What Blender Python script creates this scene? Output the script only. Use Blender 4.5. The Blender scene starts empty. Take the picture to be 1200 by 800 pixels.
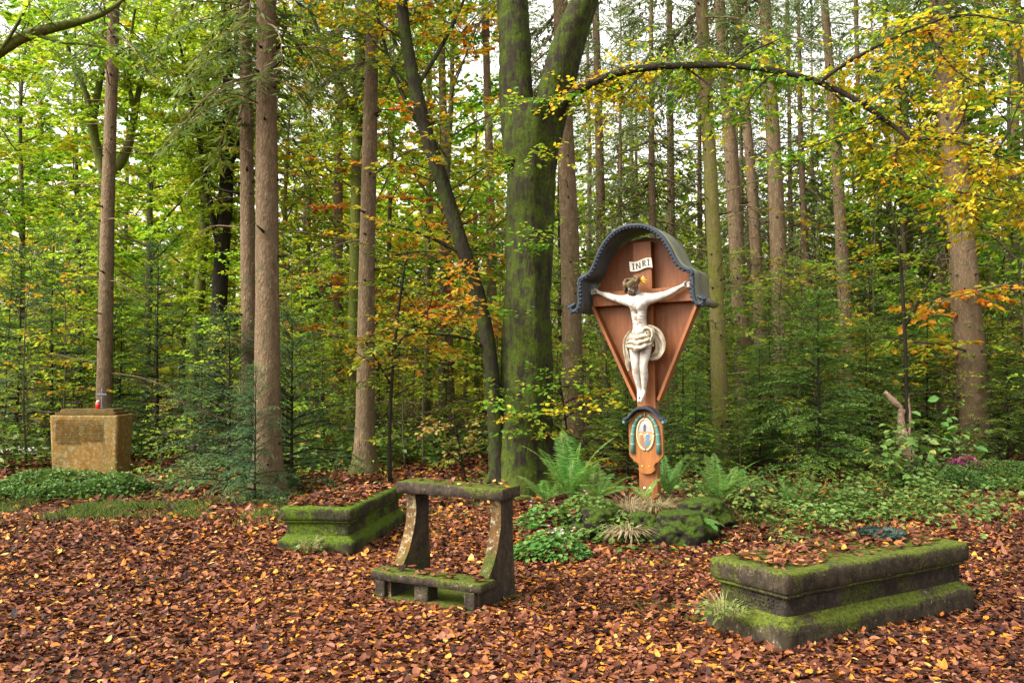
import bpy, math, random
import numpy as np
from mathutils import Vector, Matrix, noise

S = bpy.context.scene
COL = S.collection
R = math.radians

# ------------------------------------------------------------------ camera, sky, sun, exposure
FPX, PITCH, EYE = 1040.0, math.atan(35/1040), 1.6
cd = bpy.data.cameras.new('camera'); cam = bpy.data.objects.new('camera', cd); COL.objects.link(cam)
cd.sensor_width = 36; cd.lens = 36*FPX/1200; cd.clip_end = 1000; cd.clip_start = .1
cam.location = (0, 0, EYE); cam.rotation_euler = (math.pi/2+PITCH, 0, 0)
S.camera = cam
SUN_EL, SUN_AZ = R(44), R(-118)           # azimuth measured from +Y (view direction), negative = left
w = bpy.data.worlds.new("World"); S.world = w; w.use_nodes = True
nt = w.node_tree; bg = nt.nodes['Background']
sky = nt.nodes.new('ShaderNodeTexSky'); sky.sky_type = 'NISHITA'; sky.sun_disc = False
sky.sun_elevation = SUN_EL; sky.sun_rotation = SUN_AZ; sky.air_density = 1.0; sky.dust_density = 4.0
hs = nt.nodes.new('ShaderNodeHueSaturation'); hs.inputs['Saturation'].default_value = .12; hs.inputs['Value'].default_value = 1.0
nt.links.new(sky.outputs[0], hs.inputs['Color']); wm = nt.nodes.new('ShaderNodeMix'); wm.data_type = 'RGBA'; wm.blend_type = 'MULTIPLY'; wm.inputs[0].default_value = 1; wm.inputs[7].default_value = (1, .96, .88, 1)
nt.links.new(hs.outputs[0], wm.inputs[6]); nt.links.new(wm.outputs[2], bg.inputs[0])
bg.inputs[1].default_value = 0.15
sl = bpy.data.lights.new('sun', 'SUN'); so = bpy.data.objects.new('sun', sl); COL.objects.link(so)
sl.energy = 1.5; sl.angle = R(28); sl.color = (1, .95, .86)
sd = Vector((math.sin(SUN_AZ)*math.cos(SUN_EL), math.cos(SUN_AZ)*math.cos(SUN_EL), math.sin(SUN_EL)))
so.rotation_euler = sd.to_track_quat('Z', 'Y').to_euler(); so.location = (0, 0, 40)
S.view_settings.view_transform = 'Standard'; S.view_settings.look = 'None'
S.view_settings.gamma = 1; S.view_settings.exposure = 2.05
S.render.engine = 'CYCLES'
S.cycles.max_bounces = 7; S.cycles.diffuse_bounces = 4; S.cycles.transmission_bounces = 5; S.cycles.glossy_bounces = 2
S.cycles.transparent_max_bounces = 4; S.cycles.caustics_reflective = False; S.cycles.caustics_refractive = False

# ------------------------------------------------------------------ where things are
def hgt(x, y):
    x = np.asarray(x, float); y = np.asarray(y, float)
    h = .27*np.exp(-(((x-1.55)/1.25)**2+((y-9.75)/1.0)**2)**1.5)
    h = h + .10*np.exp(-(((x+.1)/1.0)**2+((y-11.1)/.9)**2))
    h = h + .03*np.sin(x*.7+1)*np.sin(y*.55) + .012*np.sin(x*2.3)*np.sin(y*1.9+.5)
    return h
def H1(x, y): return float(hgt(x, y))
def ray(px, py):
    cx, cy = (px-600)/FPX, (400-py)/FPX
    return Vector((cx, math.cos(PITCH)-cy*math.sin(PITCH), math.sin(PITCH)+cy*math.cos(PITCH)))
def P(px, py, D):                       # point seen at a pixel, D metres ahead
    r = ray(px, py); return Vector((0, 0, EYE))+r*(D/r.y)
def G(px, py):                          # ground point seen at a pixel
    r = ray(px, py); t = EYE/-r.z
    for _ in range(6):
        p = r*t; t = (EYE-H1(p.x, p.y))/-r.z
    p = r*t; return Vector((p.x, p.y, H1(p.x, p.y)))

# ------------------------------------------------------------------ mesh building
def unit(a): return a/np.maximum(np.linalg.norm(a, axis=-1, keepdims=True), 1e-9)
class NB:
    def __init__(s): s.V = []; s.F = []; s.A = []; s.n = 0
    def add(s, V, F, a=0.0, m=0):
        V = np.asarray(V, float).reshape(-1, 3)
        if not isinstance(F, list) or (F and not isinstance(F[0], np.ndarray)):
            d = {}
            for f in F: d.setdefault(len(f), []).append(f)
            F = [np.array(x) for x in d.values()]
        for f in F: s.F.append((np.asarray(f, np.int64)+s.n, m))
        s.V.append(V); s.A.append(np.broadcast_to(np.asarray(a, float), (len(V),)).copy()); s.n += len(V)
    def tube(s, pts, rad, k=6, a=0.0, m=0, rough=0, rng=None, cap=True):
        pts = np.asarray(pts, float); n = len(pts); rad = np.broadcast_to(np.asarray(rad, float), (n,))
        T = unit(np.gradient(pts, axis=0)); ref = np.array([0, 0, 1.]) if abs(T[0][2]) < .8 else np.array([1., 0, 0])
        A = unit(np.cross(T, ref)); B = np.cross(T, A)
        an = np.arange(k)/k*2*math.pi
        rr = rad[:, None]*np.ones((n, k))
        if rough: rr = rr*(1+rough*(rng.random((n, k))-.5))
        V = pts[:, None, :]+rr[..., None]*(np.cos(an)[None, :, None]*A[:, None, :]+np.sin(an)[None, :, None]*B[:, None, :])
        i = np.arange(n-1)[:, None]*k; j = np.arange(k)[None, :]; j2 = (j+1) % k
        F = np.stack([i+j, i+j2, i+k+j2, i+k+j], -1).reshape(-1, 4)
        Fs = [F]
        if cap: Fs += [np.arange(k)[None, ::-1].copy(), (np.arange(k)+(n-1)*k)[None, :]]
        s.add(V.reshape(-1, 3), Fs, a, m)
    def leaves(s, p, d, nrm, L, W, a, fold=.18, curl=0.0, m=0):
        d = unit(d); sd_ = unit(np.cross(nrm, d)); nn = np.cross(d, sd_)
        L = np.broadcast_to(L, (len(p),))[:, None]; W = np.broadcast_to(W, (len(p),))[:, None]
        c = np.broadcast_to(curl, (len(p),))[:, None]; fold = np.broadcast_to(fold, (len(p),))[:, None]
        V = np.stack([p, p+d*.32*L+sd_*.5*W+nn*fold*W, p+d*.7*L+sd_*.38*W+nn*(fold*W*.8+c*.35*L),
                      p+d*L+nn*c*L, p+d*.7*L-sd_*.38*W+nn*(fold*W*.8+c*.35*L), p+d*.32*L-sd_*.5*W+nn*fold*W], 1)
        i = np.arange(len(p))[:, None]*6
        F = np.concatenate([i+np.array([[0, 1, 2, 3]]), i+np.array([[3, 4, 5, 0]])])
        s.add(V.reshape(-1, 3), [F], np.repeat(a, 6), m)
    def leaves8(s, p, d, nrm, L, W, a, fold, curl, m=0):
        d = unit(d); sd_ = unit(np.cross(nrm, d)); nn = np.cross(d, sd_); L = L[:, None]; W = W[:, None]; fold = fold[:, None]; c = curl[:, None]
        def q(t, w): return p+d*(t*L)+sd_*(w*W)+nn*(fold*W*abs(w)*2+c*L*t*t)
        V = np.stack([q(0, 0), q(.16, .33), q(.45, .5), q(.78, .32), q(1, 0), q(.78, -.32), q(.45, -.5), q(.16, -.33), q(.45, 0)], 1)
        i = np.arange(len(p))[:, None]*9
        F = np.concatenate([i+np.array([[0, 1, 2, 8]]), i+np.array([[8, 2, 3, 4]]), i+np.array([[8, 4, 5, 6]]), i+np.array([[0, 8, 6, 7]])])
        s.add(V.reshape(-1, 3), [F], np.repeat(a, 9), m)
    def blades(s, p, d, nrm, L, W, a, m=0):
        d = unit(d); sd_ = unit(np.cross(nrm, d))
        L = np.broadcast_to(L, (len(p),))[:, None]; W = np.broadcast_to(W, (len(p),))[:, None]
        V = np.stack([p, p+d*.35*L+sd_*.5*W, p+d*L, p+d*.35*L-sd_*.5*W], 1)
        i = np.arange(len(p))[:, None]*4
        s.add(V.reshape(-1, 3), [i+np.array([[0, 1, 2, 3]])], np.repeat(a, 4), m)
    def box(s, c, size, a=0.0, m=0, rot=None):
        x, y, z = [v/2 for v in size]
        V = np.array([(-x,-y,-z),(x,-y,-z),(x,y,-z),(-x,y,-z),(-x,-y,z),(x,-y,z),(x,y,z),(-x,y,z)])
        if rot is not None: V = V @ np.array(rot.to_3x3()).T
        s.add(V+np.array(c), [np.array([(0,3,2,1),(4,5,6,7),(0,1,5,4),(1,2,6,5),(2,3,7,6),(3,0,4,7)])], a, m)
    def prism(s, poly, y0, y1, a=0.0, m=0):     # polygon in XZ extruded along Y
        n = len(poly); V = [(x, y0, z) for x, z in poly]+[(x, y1, z) for x, z in poly]
        F = [tuple(range(n)), tuple(range(2*n-1, n-1, -1))]+[(i, i+n, (i+1) % n+n, (i+1) % n) for i in range(n)]
        s.add(V, F, a, m)
    def build(s, name, mats, parent=None, smooth=False, loc=None):
        me = bpy.data.meshes.new(name)
        V = np.concatenate(s.V); me.vertices.add(len(V)); me.vertices.foreach_set('co', V.ravel())
        loops = np.concatenate([f.ravel() for f, _ in s.F]); tot = np.concatenate([np.full(len(f), f.shape[1]) for f, _ in s.F])
        mi = np.concatenate([np.full(len(f), m) for f, m in s.F])
        st = np.concatenate([[0], np.cumsum(tot)[:-1]])
        me.loops.add(len(loops)); me.loops.foreach_set('vertex_index', loops.astype(np.int32))
        me.polygons.add(len(tot)); me.polygons.foreach_set('loop_start', st.astype(np.int32))
        if not isinstance(mats, (list, tuple)): mats = [mats]
        for m in mats: me.materials.append(m)
        me.polygons.foreach_set('material_index', mi.astype(np.int32))
        me.update(calc_edges=True)
        at = me.attributes.new('rnd', 'FLOAT', 'POINT'); at.data.foreach_set('value', np.concatenate(s.A).astype(np.float32))
        me.polygons.foreach_set('use_smooth', np.full(len(tot), bool(smooth)))
        me.update()
        o = bpy.data.objects.new(name, me); COL.objects.link(o)
        if parent is not None: o.parent = parent
        if loc is not None: o.location = loc
        return o
def tag(o, label=None, cat=None, group=None, kind=None):
    if label: o['label'] = label
    if cat: o['category'] = cat
    if group: o['group'] = group
    if kind: o['kind'] = kind
    return o
def thing(name, label, cat, loc=(0, 0, 0), rz=0, group=None):
    o = bpy.data.objects.new(name, None); COL.objects.link(o); o.empty_display_size = .2
    o.location = loc; o.rotation_euler = (0, 0, rz); return tag(o, label, cat, group)
def inst(name, src, parent, loc=(0, 0, 0), rot=(0, 0, 0), sc=1):
    o = bpy.data.objects.new(name, src.data if hasattr(src, 'data') else src); COL.objects.link(o)
    o.parent = parent; o.location = loc; o.rotation_euler = rot
    o.scale = (sc, sc, sc) if not hasattr(sc, '__len__') else sc
    return o
def bevel(o, wdt=.006, seg=2):
    m = o.modifiers.new('bevel', 'BEVEL'); m.width = wdt; m.segments = seg; m.limit_method = 'ANGLE'; m.angle_limit = R(40); return o

# ------------------------------------------------------------------ materials
class MT:
    def __init__(s, name):
        s.m = bpy.data.materials.new(name); s.m.use_nodes = True; s.nt = s.m.node_tree
        s.b = s.nt.nodes['Principled BSDF']; s.out = s.nt.nodes['Material Output']
    def n(s, t, ins=None, **kw):
        nd = s.nt.nodes.new(t)
        for k, v in kw.items(): setattr(nd, k, v)
        for k, v in (ins or {}).items():
            if isinstance(v, bpy.types.NodeSocket): s.nt.links.new(v, nd.inputs[k])
            else: nd.inputs[k].default_value = v
        return nd
    def link(s, a, b): s.nt.links.new(a, b)
    def obj(s, scale=(1, 1, 1)):
        tc = s.n('ShaderNodeTexCoord'); return s.n('ShaderNodeMapping', {'Vector': tc.outputs['Object'], 'Scale': scale}).outputs[0]
    def noise(s, vec, scale, detail=4, rough=.6): return s.n('ShaderNodeTexNoise', {'Vector': vec, 'Scale': scale, 'Detail': detail, 'Roughness': rough}).outputs[0]
    def ramp(s, fac, stops, interp='LINEAR'):
        r = s.n('ShaderNodeValToRGB', {'Fac': fac}); cr = r.color_ramp; cr.interpolation = interp
        while len(cr.elements) < len(stops): cr.elements.new(.5)
        for e, (p, c) in zip(cr.elements, stops): e.position = p; e.color = (*c, 1) if len(c) == 3 else c
        return r.outputs[0]
    def mix(s, f, a, b, mode='MIX'):
        nd = s.n('ShaderNodeMix', data_type='RGBA', blend_type=mode)
        for i, v in ((0, f), (6, a), (7, b)):
            if isinstance(v, bpy.types.NodeSocket): s.link(v, nd.inputs[i])
            else: nd.inputs[i].default_value = (*v, 1) if hasattr(v, '__len__') and len(v) == 3 else v
        return nd.outputs[2]
    def math(s, op, a, b=0.0, clamp=False):
        nd = s.n('ShaderNodeMath', operation=op, use_clamp=clamp)
        for i, v in ((0, a), (1, b)):
            if isinstance(v, bpy.types.NodeSocket): s.link(v, nd.inputs[i])
            else: nd.inputs[i].default_value = v
        return nd.outputs[0]
    def bump(s, h, strength=.5, dist=.01):
        b = s.n('ShaderNodeBump', {'Height': h, 'Strength': strength, 'Distance': dist}); s.link(b.outputs[0], s.b.inputs['Normal'])
    def base(s, c, rough=.8, spec=.3):
        if isinstance(c, bpy.types.NodeSocket): s.link(c, s.b.inputs['Base Color'])
        else: s.b.inputs['Base Color'].default_value = (*c, 1)
        s.b.inputs['Roughness'].default_value = rough; s.b.inputs['Specular IOR Level'].default_value = spec

def leaf_mat(name, stops, trans=.45, rough=.5, spec=.3, var=.03, vval=.25):
    t = MT(name); at = t.n('ShaderNodeAttribute', attribute_name='rnd')
    c = t.ramp(at.outputs['Fac'], stops)
    oi = t.n('ShaderNodeObjectInfo')
    hue = t.math('ADD', t.math('MULTIPLY', t.math('SUBTRACT', oi.outputs['Random'], .5), 2*var), .5)
    v = t.math('ADD', t.math('MULTIPLY', t.math('SUBTRACT', oi.outputs['Random'], .5), vval), 1.0)
    h = t.n('ShaderNodeHueSaturation', {'Hue': hue, 'Value': v, 'Color': c}).outputs[0]
    t.base(h, rough, spec)
    if trans:
        tr = t.n('ShaderNodeBsdfTranslucent', {'Color': t.mix(.5, h, (1, .9, .3), 'MULTIPLY')})
        ms = t.n('ShaderNodeMixShader', {0: trans, 1: t.b.outputs[0], 2: tr.outputs[0]}); t.link(ms.outputs[0], t.out.inputs[0])
    return t.m
def plain(name, c, rough=.7, spec=.3, var=.25, sc=20, bump=.2, metal=0):
    t = MT(name); v = t.obj(); n = t.noise(v, sc)
    t.base(t.mix(n, tuple(x*(1-var) for x in c), tuple(min(1, x*(1+var)) for x in c)), rough, spec); t.b.inputs['Metallic'].default_value = metal
    if bump: t.bump(n, bump, .005)
    return t.m

M = {}
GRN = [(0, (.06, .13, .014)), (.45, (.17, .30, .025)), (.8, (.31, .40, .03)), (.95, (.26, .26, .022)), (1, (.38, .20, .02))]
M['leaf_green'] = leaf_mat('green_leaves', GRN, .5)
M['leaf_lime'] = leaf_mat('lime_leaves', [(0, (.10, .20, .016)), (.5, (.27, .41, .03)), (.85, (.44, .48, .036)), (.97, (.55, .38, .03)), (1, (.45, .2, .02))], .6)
M['leaf_gold'] = leaf_mat('autumn_leaves', [(0, (.05, .14, .012)), (.35, (.16, .28, .025)), (.55, (.38, .36, .025)), (.75, (.60, .37, .025)), (.92, (.58, .22, .018)), (1, (.34, .09, .01))], .55)
M['leaf_pale'] = leaf_mat('pale_leaves', [(0, (.10, .20, .02)), (.5, (.30, .30, .05)), (.8, (.5, .38, .12)), (1, (.5, .24, .05))], .45)
M['needle'] = leaf_mat('spruce_needles', [(0, (.035, .065, .022)), (.6, (.085, .145, .04)), (1, (.17, .24, .06))], .45)
M['needle_grey'] = leaf_mat('grey_spruce_needles', [(0, (.06, .095, .045)), (.6, (.13, .185, .075)), (1, (.22, .28, .11))], .45)
M['needle_fir'] = leaf_mat('fir_needles', [(0, (.024, .065, .030)), (.6, (.060, .14, .055)), (1, (.13, .24, .075))], .4)
M['needle_young'] = leaf_mat('young_fir_needles', [(0, (.035, .08, .026)), (.6, (.095, .175, .045)), (1, (.20, .29, .065))], .42)
M['needle_hemlock'] = leaf_mat('hemlock_needles', [(0, (.045, .095, .028)), (.6, (.125, .21, .045)), (1, (.26, .34, .06))], .45)
M['herb'] = leaf_mat('herb_leaves', [(0, (.03, .075, .012)), (.5, (.085, .165, .03)), (.9, (.14, .21, .05)), (1, (.26, .19, .04))], .35)
M['fern'] = leaf_mat('fern_fronds', [(0, (.06, .17, .03)), (.6, (.14, .29, .06)), (1, (.27, .36, .08))], .45)
M['dry'] = leaf_mat('dry_fronds', [(0, (.14, .13, .05)), (.6, (.29, .25, .13)), (1, (.38, .34, .21))], .3)
M['grass'] = leaf_mat('grass_blades', [(0, (.03, .06, .01)), (.6, (.08, .12, .02)), (1, (.20, .19, .05))], .35)
M['litter'] = leaf_mat('dead_leaves', [(0, (.010, .005, .004)), (.22, (.028, .011, .007)), (.44, (.075, .025, .012)), (.60, (.130, .046, .020)), (.72, (.19, .080, .042)), (.80, (.25, .115, .065)), (.88, (.29, .095, .014)), (.94, (.40, .18, .018)), (1, (.46, .30, .09))], .08, .55, .14)
M['petal'] = leaf_mat('petals', [(0, (.5, .46, .48)), (.6, (.6, .56, .58)), (1, (.55, .25, .40))], .3)
M['heather'] = leaf_mat('heather_bloom', [(0, (.14, .02, .06)), (.6, (.27, .045, .13)), (1, (.40, .16, .25))], .2)

def bark(name, c0, c1, zs=.18, sc=22, moss=0.0, mossc=(.05, .075, .008), bump=.6, dots=None, flute=0, mlow=0):
    t = MT(name); v = t.obj((1, 1, zs)); vf = t.obj((1, 1, 1))
    n1 = t.noise(v, sc, 6, .65); n2 = t.noise(vf, 2.5, 4); vor = t.n('ShaderNodeTexVoronoi', {'Vector': v, 'Scale': sc*1.6}, feature='DISTANCE_TO_EDGE').outputs[0]
    f = t.math('MULTIPLY', n1, t.math('ADD', t.math('MULTIPLY', t.math('MINIMUM', vor, .25), 1.0), .80))
    c = t.ramp(f, [(.2, c0), (.5, tuple((a+b)/2 for a, b in zip(c0, c1))), (.72, c1)])
    c = t.mix(t.ramp(n2, [(.42, (0, 0, 0)), (.62, (.7, .7, .7))]), c, tuple(x*.50 for x in c1))
    if moss:
        mn = t.noise(vf, 5.5, 9, .78)
        mf = t.ramp(t.math('ADD', t.math('MULTIPLY', mn, .6), t.math('MULTIPLY', t.noise(t.obj((7, 7, .9)), 2.2, 8, .75), .4)), [(max(0, .60-moss*.28), (0, 0, 0)), (.68-moss*.26, (1, 1, 1))])
        mc = t.ramp(t.noise(vf, 30, 3), [(.3, tuple(x*.45 for x in mossc)), (.7, mossc)])
        c = t.mix(mf, c, mc)
    if mlow:                                     # moss sleeve near the ground
        tc = t.n('ShaderNodeTexCoord'); z = t.n('ShaderNodeSeparateXYZ', {0: tc.outputs['Object']}).outputs[2]
        zz = t.math('ADD', z, t.math('MULTIPLY', t.math('SUBTRACT', t.noise(vf, 4, 5), .5), 1.1))
        mf = t.n('ShaderNodeMapRange', {0: zz, 1: .35, 2: -.05, 3: 0.0, 4: 1.0}).outputs[0]
        c = t.mix(mf, c, (.045, .06, .008))
    t.base(c, .9, .15); t.bump(f, bump, .03); return t.m
M['bark_spruce'] = bark('spruce_bark', (.045, .031, .019), (.23, .158, .092), zs=.42, sc=16, mlow=1, moss=.26, mossc=(.12, .115, .055), bump=1.2)
M['bark_far'] = bark('far_bark', (.06, .040, .026), (.24, .16, .10), zs=.5)
M['bark_mid'] = bark('grey_bark', (.035, .028, .018), (.13, .10, .065), zs=.4, moss=.4, mossc=(.10, .12, .03))
M['bark_green'] = bark('algae_bark', (.06, .05, .025), (.21, .17, .075), moss=.55, mossc=(.15, .15, .03))
M['bark_beech'] = bark('mossy_beech_bark', (.005, .0045, .0035), (.036, .028, .017), zs=.40, sc=9, moss=.52, mossc=(.048, .072, .005), bump=.9, mlow=1)
M['bark_dark'] = bark('dark_bark', (.008, .007, .005), (.034, .026, .018), zs=.3, sc=18, moss=.3, mossc=(.030, .042, .007))
M['bark_stem'] = bark('black_stem_bark', (.005, .0045, .0035), (.034, .027, .018), zs=.35, sc=12, moss=.44, mossc=(.035, .052, .005), bump=.8)
M['bark_moss'] = bark('moss_bark', (.03, .025, .015), (.12, .095, .055), zs=.3, sc=18, moss=.7, mossc=(.10, .12, .018))

def stone(name, c0, c1, moss=.5, mossc=(.032, .056, .007), lichen=0, ochre=0, sidemoss=.25, sc=9, front=False):
    t = MT(name); v = t.obj(); fm = 1.0
    if front: fm = t.ramp(t.math('MULTIPLY', t.n('ShaderNodeSeparateXYZ', {0: t.n('ShaderNodeTexCoord').outputs['Normal']}).outputs[1], -1.0), [(.35, (.04,)*3), (.6, (1, 1, 1))])
    fx = (lambda m: t.mix(1.0, m, fm, 'MULTIPLY')) if front else (lambda m: m)
    n = t.noise(v, sc, 8, .7); nf = t.noise(v, 90, 4); nb = t.noise(v, 2.8, 5, .65)
    c = t.ramp(n, [(.36, c0), (.52, tuple((a+b)*.42 for a, b in zip(c0, c1))), (.66, c1)]); c = t.mix(t.ramp(t.noise(t.obj((4, 4, .8)), 4.5, 6, .7), [(.50, (0, 0, 0)), (.68, (.75,)*3)]), c, tuple(x*.45 for x in c0)); c = t.mix(t.ramp(t.noise(v, 26, 5, .8), [(.52, (0, 0, 0)), (.66, (.6,)*3)]), c, tuple(min(1, x*1.5) for x in c1)); c = t.mix(.6, c, t.ramp(nf, [(.3, (.35, .35, .35)), (.7, (1, 1, 1))]), 'MULTIPLY')
    if ochre:
        c = t.mix(fx(t.ramp(t.noise(t.obj((1, 1, .5)), 3.1, 6, .7), [(.38, (0, 0, 0)), (.62, (ochre,)*3)])), c, (.17, .078, .012))
        c = t.mix(t.ramp(t.noise(t.obj((3, 3, .7)), 3.7, 6, .7), [(.5, (0, 0, 0)), (.7, (ochre*.7,)*3)]), c, (.09, .07, .02))
    if lichen: c = t.mix(fx(t.ramp(t.noise(v, 17, 6, .8), [(.60-lichen*.12, (0, 0, 0)), (.70-lichen*.12, (.8, .8, .8))])), c, (.26, .24, .16))
    g = t.n('ShaderNodeNewGeometry'); nz = t.n('ShaderNodeSeparateXYZ', {0: g.outputs['Normal']}).outputs[2]
    up = t.math('MAXIMUM', nz, 0.0)
    q = t.math('ADD', t.math('MULTIPLY', up, moss), t.math('ADD', t.math('MULTIPLY', nb, 1.7), sidemoss-.92))
    q = t.math('ADD', q, t.math('MULTIPLY', t.math('SUBTRACT', nf, .5), .5))
    mf = t.ramp(q, [(.38, (0, 0, 0)), (.62, (1, 1, 1))])
    mc = t.ramp(t.noise(v, 45, 4, .7), [(.3, tuple(x*.35 for x in mossc)), (.5, mossc), (.72, (mossc[0]*2.0, mossc[1]*1.6, mossc[2]*1.5))])
    c = t.mix(mf, c, mc); t.base(c, .92, .12)
    t.bump(t.math('ADD', t.math('MULTIPLY', n, .5), t.math('ADD', t.math('MULTIPLY', nf, .45), t.math('MULTIPLY', mf, .35))), .7, .012); return t.m
M['stone_tomb'] = stone('mossy_tomb_stone', (.022, .017, .011), (.065, .050, .032), .42, mossc=(.050, .066, .008), lichen=.06, sidemoss=.36)
M['stone_body'] = stone('tomb_body_stone', (.014, .011, .009), (.045, .035, .026), .30, mossc=(.034, .043, .007), sidemoss=.35)
M['stone_moss'] = stone('green_tomb_stone', (.018, .016, .010), (.05, .042, .026), .45, mossc=(.044, .070, .006), sidemoss=.46)
M['stone_kneeler'] = stone('kneeler_stone', (.024, .018, .014), (.075, .056, .040), .50, mossc=(.046, .060, .008), lichen=.12, sidemoss=.34)
M['stone_upright'] = stone('stained_kneeler_stone', (.022, .016, .013), (.062, .046, .034), .30, mossc=(.034, .045, .007), lichen=.72, ochre=.6, sidemoss=.27, front=True)
M['stone_ochre'] = stone('ochre_stone', (.20, .135, .036), (.34, .25, .095), .5, mossc=(.06, .05, .010), lichen=.70, ochre=.8, sidemoss=.02)
M['stone_ochre_top'] = stone('ochre_top_stone', (.06, .042, .015), (.10, .07, .03), .4, mossc=(.05, .05, .010), ochre=.4, sidemoss=.1)
M['stone_ochre_side'] = stone('ochre_side_stone', (.085, .055, .018), (.15, .105, .04), .5, mossc=(.06, .05, .010), lichen=.3, ochre=.6, sidemoss=-.02)
M['stone_cut'] = stone('ochre_cut_stone', (.15, .10, .028), (.26, .19, .07), .5, mossc=(.06, .05, .010), lichen=.5, ochre=.6, sidemoss=.02)
M['boulder'] = stone('mossy_boulder', (.010, .009, .007), (.035, .028, .020), .55, mossc=(.024, .042, .004), sidemoss=.40, sc=5)
M['stone_pink'] = stone('pink_stone', (.30, .19, .13), (.50, .34, .25), .1, sidemoss=-.2)
M['wreath'] = leaf_mat('wreath_green', [(0, (.012, .026, .022)), (1, (.035, .065, .052))], .1)

def wood(name, c0, c1, sc=6):
    t = MT(name); v = t.obj((6, 6, .5)); n = t.noise(v, sc, 6, .7); n2 = t.noise(t.obj(), 3, 3)
    c = t.ramp(n, [(.3, c0), (.7, c1)]); c = t.mix(t.ramp(n2, [(.35, (0, 0, 0)), (.75, (.5, .5, .5))]), c, tuple(x*.55 for x in c0))
    t.base(c, .55, .35); t.bump(n, .25, .01); return t.m
M['wood'] = wood('red_brown_wood', (.10, .028, .006), (.225, .072, .014))
M['wood_beam'] = wood('beam_wood', (.12, .036, .008), (.26, .086, .018))
M['wood_orange'] = wood('orange_wood', (.15, .048, .008), (.27, .098, .016))
t = MT('slate_sheet'); v = t.obj(); n = t.noise(v, 7, 6, .7)
t.base(t.ramp(n, [(.3, (.035, .042, .048)), (.7, (.10, .115, .12))]), .55, .4); t.bump(t.noise(v, 40, 4), .4, .01); M['slate'] = t.m
t = MT('mossy_sheet'); v = t.obj(); n = t.noise(v, 5, 7, .7)
t.base(t.ramp(n, [(.3, (.055, .06, .05)), (.5, (.12, .125, .09)), (.7, (.10, .12, .03))]), .75, .3); t.bump(t.noise(v, 40, 4), .4, .01); M['slate_moss'] = t.m
M['slate_trim'] = plain('lead_trim', (.010, .017, .027), .6, .3, .8, 30)
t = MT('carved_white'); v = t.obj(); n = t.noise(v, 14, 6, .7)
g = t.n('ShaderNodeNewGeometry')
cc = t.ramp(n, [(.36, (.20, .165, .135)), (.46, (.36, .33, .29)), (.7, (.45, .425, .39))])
cav = t.ramp(g.outputs['Pointiness'], [(.44, (1, 1, 1)), (.51, (0, 0, 0))])  # mask for the creases: brown there paints extra shading into the carving
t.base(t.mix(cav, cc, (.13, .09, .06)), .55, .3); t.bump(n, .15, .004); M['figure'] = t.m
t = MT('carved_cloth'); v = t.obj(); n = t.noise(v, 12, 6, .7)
gq = t.n('ShaderNodeNewGeometry'); t.base(t.mix(t.ramp(gq.outputs['Pointiness'], [(.40, (1, 1, 1)), (.52, (0, 0, 0))]), t.ramp(n, [(.3, (.20, .155, .10)), (.55, (.38, .33, .25)), (.8, (.46, .42, .35))]), (.12, .085, .05)), .6, .3); t.bump(n, .2, .004); M['cloth'] = t.m  # cloth folds also get crease shading painted into their colour
M['hair'] = plain('carved_hair', (.05, .024, .014), .6, .3, .5, 60)
M['thorn'] = plain('thorn_crown', (.10, .072, .032), .6, .3, .6, 60)
M['gilt_soft'] = plain('soft_gilt', (.34, .25, .11), .5, .4, .4, 40, .1)
M['gilt'] = plain('gilt', (.62, .36, .05), .35, .5, .3, 40, .1, .6)
M['white_board'] = plain('white_board', (.44, .41, .35), .6, .3, .2, 25)
M['black_paint'] = plain('black_paint', (.02, .018, .015), .5)
M['nail'] = plain('metal_nail', (.6, .58, .55), .35, .5, .2, 30, 0, .5)

# ------------------------------------------------------------------ vegetation generators
def nrng(s): return np.random.default_rng(s)
def wander(rng, p, d, L, n, wob=.12, up=0.0, droop=0.0):
    p = np.array(p, float); d = unit(np.array(d, float)); pts = [p.copy()]
    for i in range(n):
        d = unit(d+rng.normal(0, wob, 3)+np.array([0, 0, up-droop*(i/n)])); p = p+d*L/n; pts.append(p.copy())
    return np.array(pts)
def at_poly(pts, t):
    f = t*(len(pts)-1); i = min(int(f), len(pts)-2); return pts[i]+(pts[i+1]-pts[i])*(f-i), unit(pts[i+1]-pts[i])
UP = np.array([0, 0, 1.])
def spray(nb, rng, T, per_m, L, W, tilt=.35, m=0, hue=None, spread=.0):
    """planar leaf sprays on twigs T = [(start, dir, length, hue)]"""
    S0 = np.array([t[0] for t in T]); D0 = unit(np.array([t[1] for t in T])); LL = np.array([t[2] for t in T]); HU = np.array([t[3] for t in T])
    cnt = np.maximum(2, (LL*per_m*(.7+.6*rng.random(len(LL)))).astype(int)); i = np.repeat(np.arange(len(LL)), cnt); n = len(i)
    t = rng.random(n)**.8; side = np.where(rng.random(n) < .5, -1., 1.)[:, None]
    lat = unit(np.cross(np.broadcast_to(UP, (n, 3)), D0[i]+1e-4)); D = D0[i]
    p = S0[i]+D*(LL[i]*t)[:, None]+rng.normal(0, .012+spread, (n, 3))
    d = unit(D*(.5+.4*t)[:, None]+side*lat*.85+np.array([0, 0, -.12])+rng.normal(0, .22, (n, 3)))
    nr = unit(np.broadcast_to(UP, (n, 3))+rng.normal(0, tilt, (n, 3)))
    sz = (.7+.5*rng.random(n))
    nb.leaves(p+side*lat*.01, d, nr, L*sz, W*sz, np.clip(HU[i]+rng.normal(0, .13, n), 0, 1), .12, rng.normal(-.08, .1, n), m)

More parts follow.
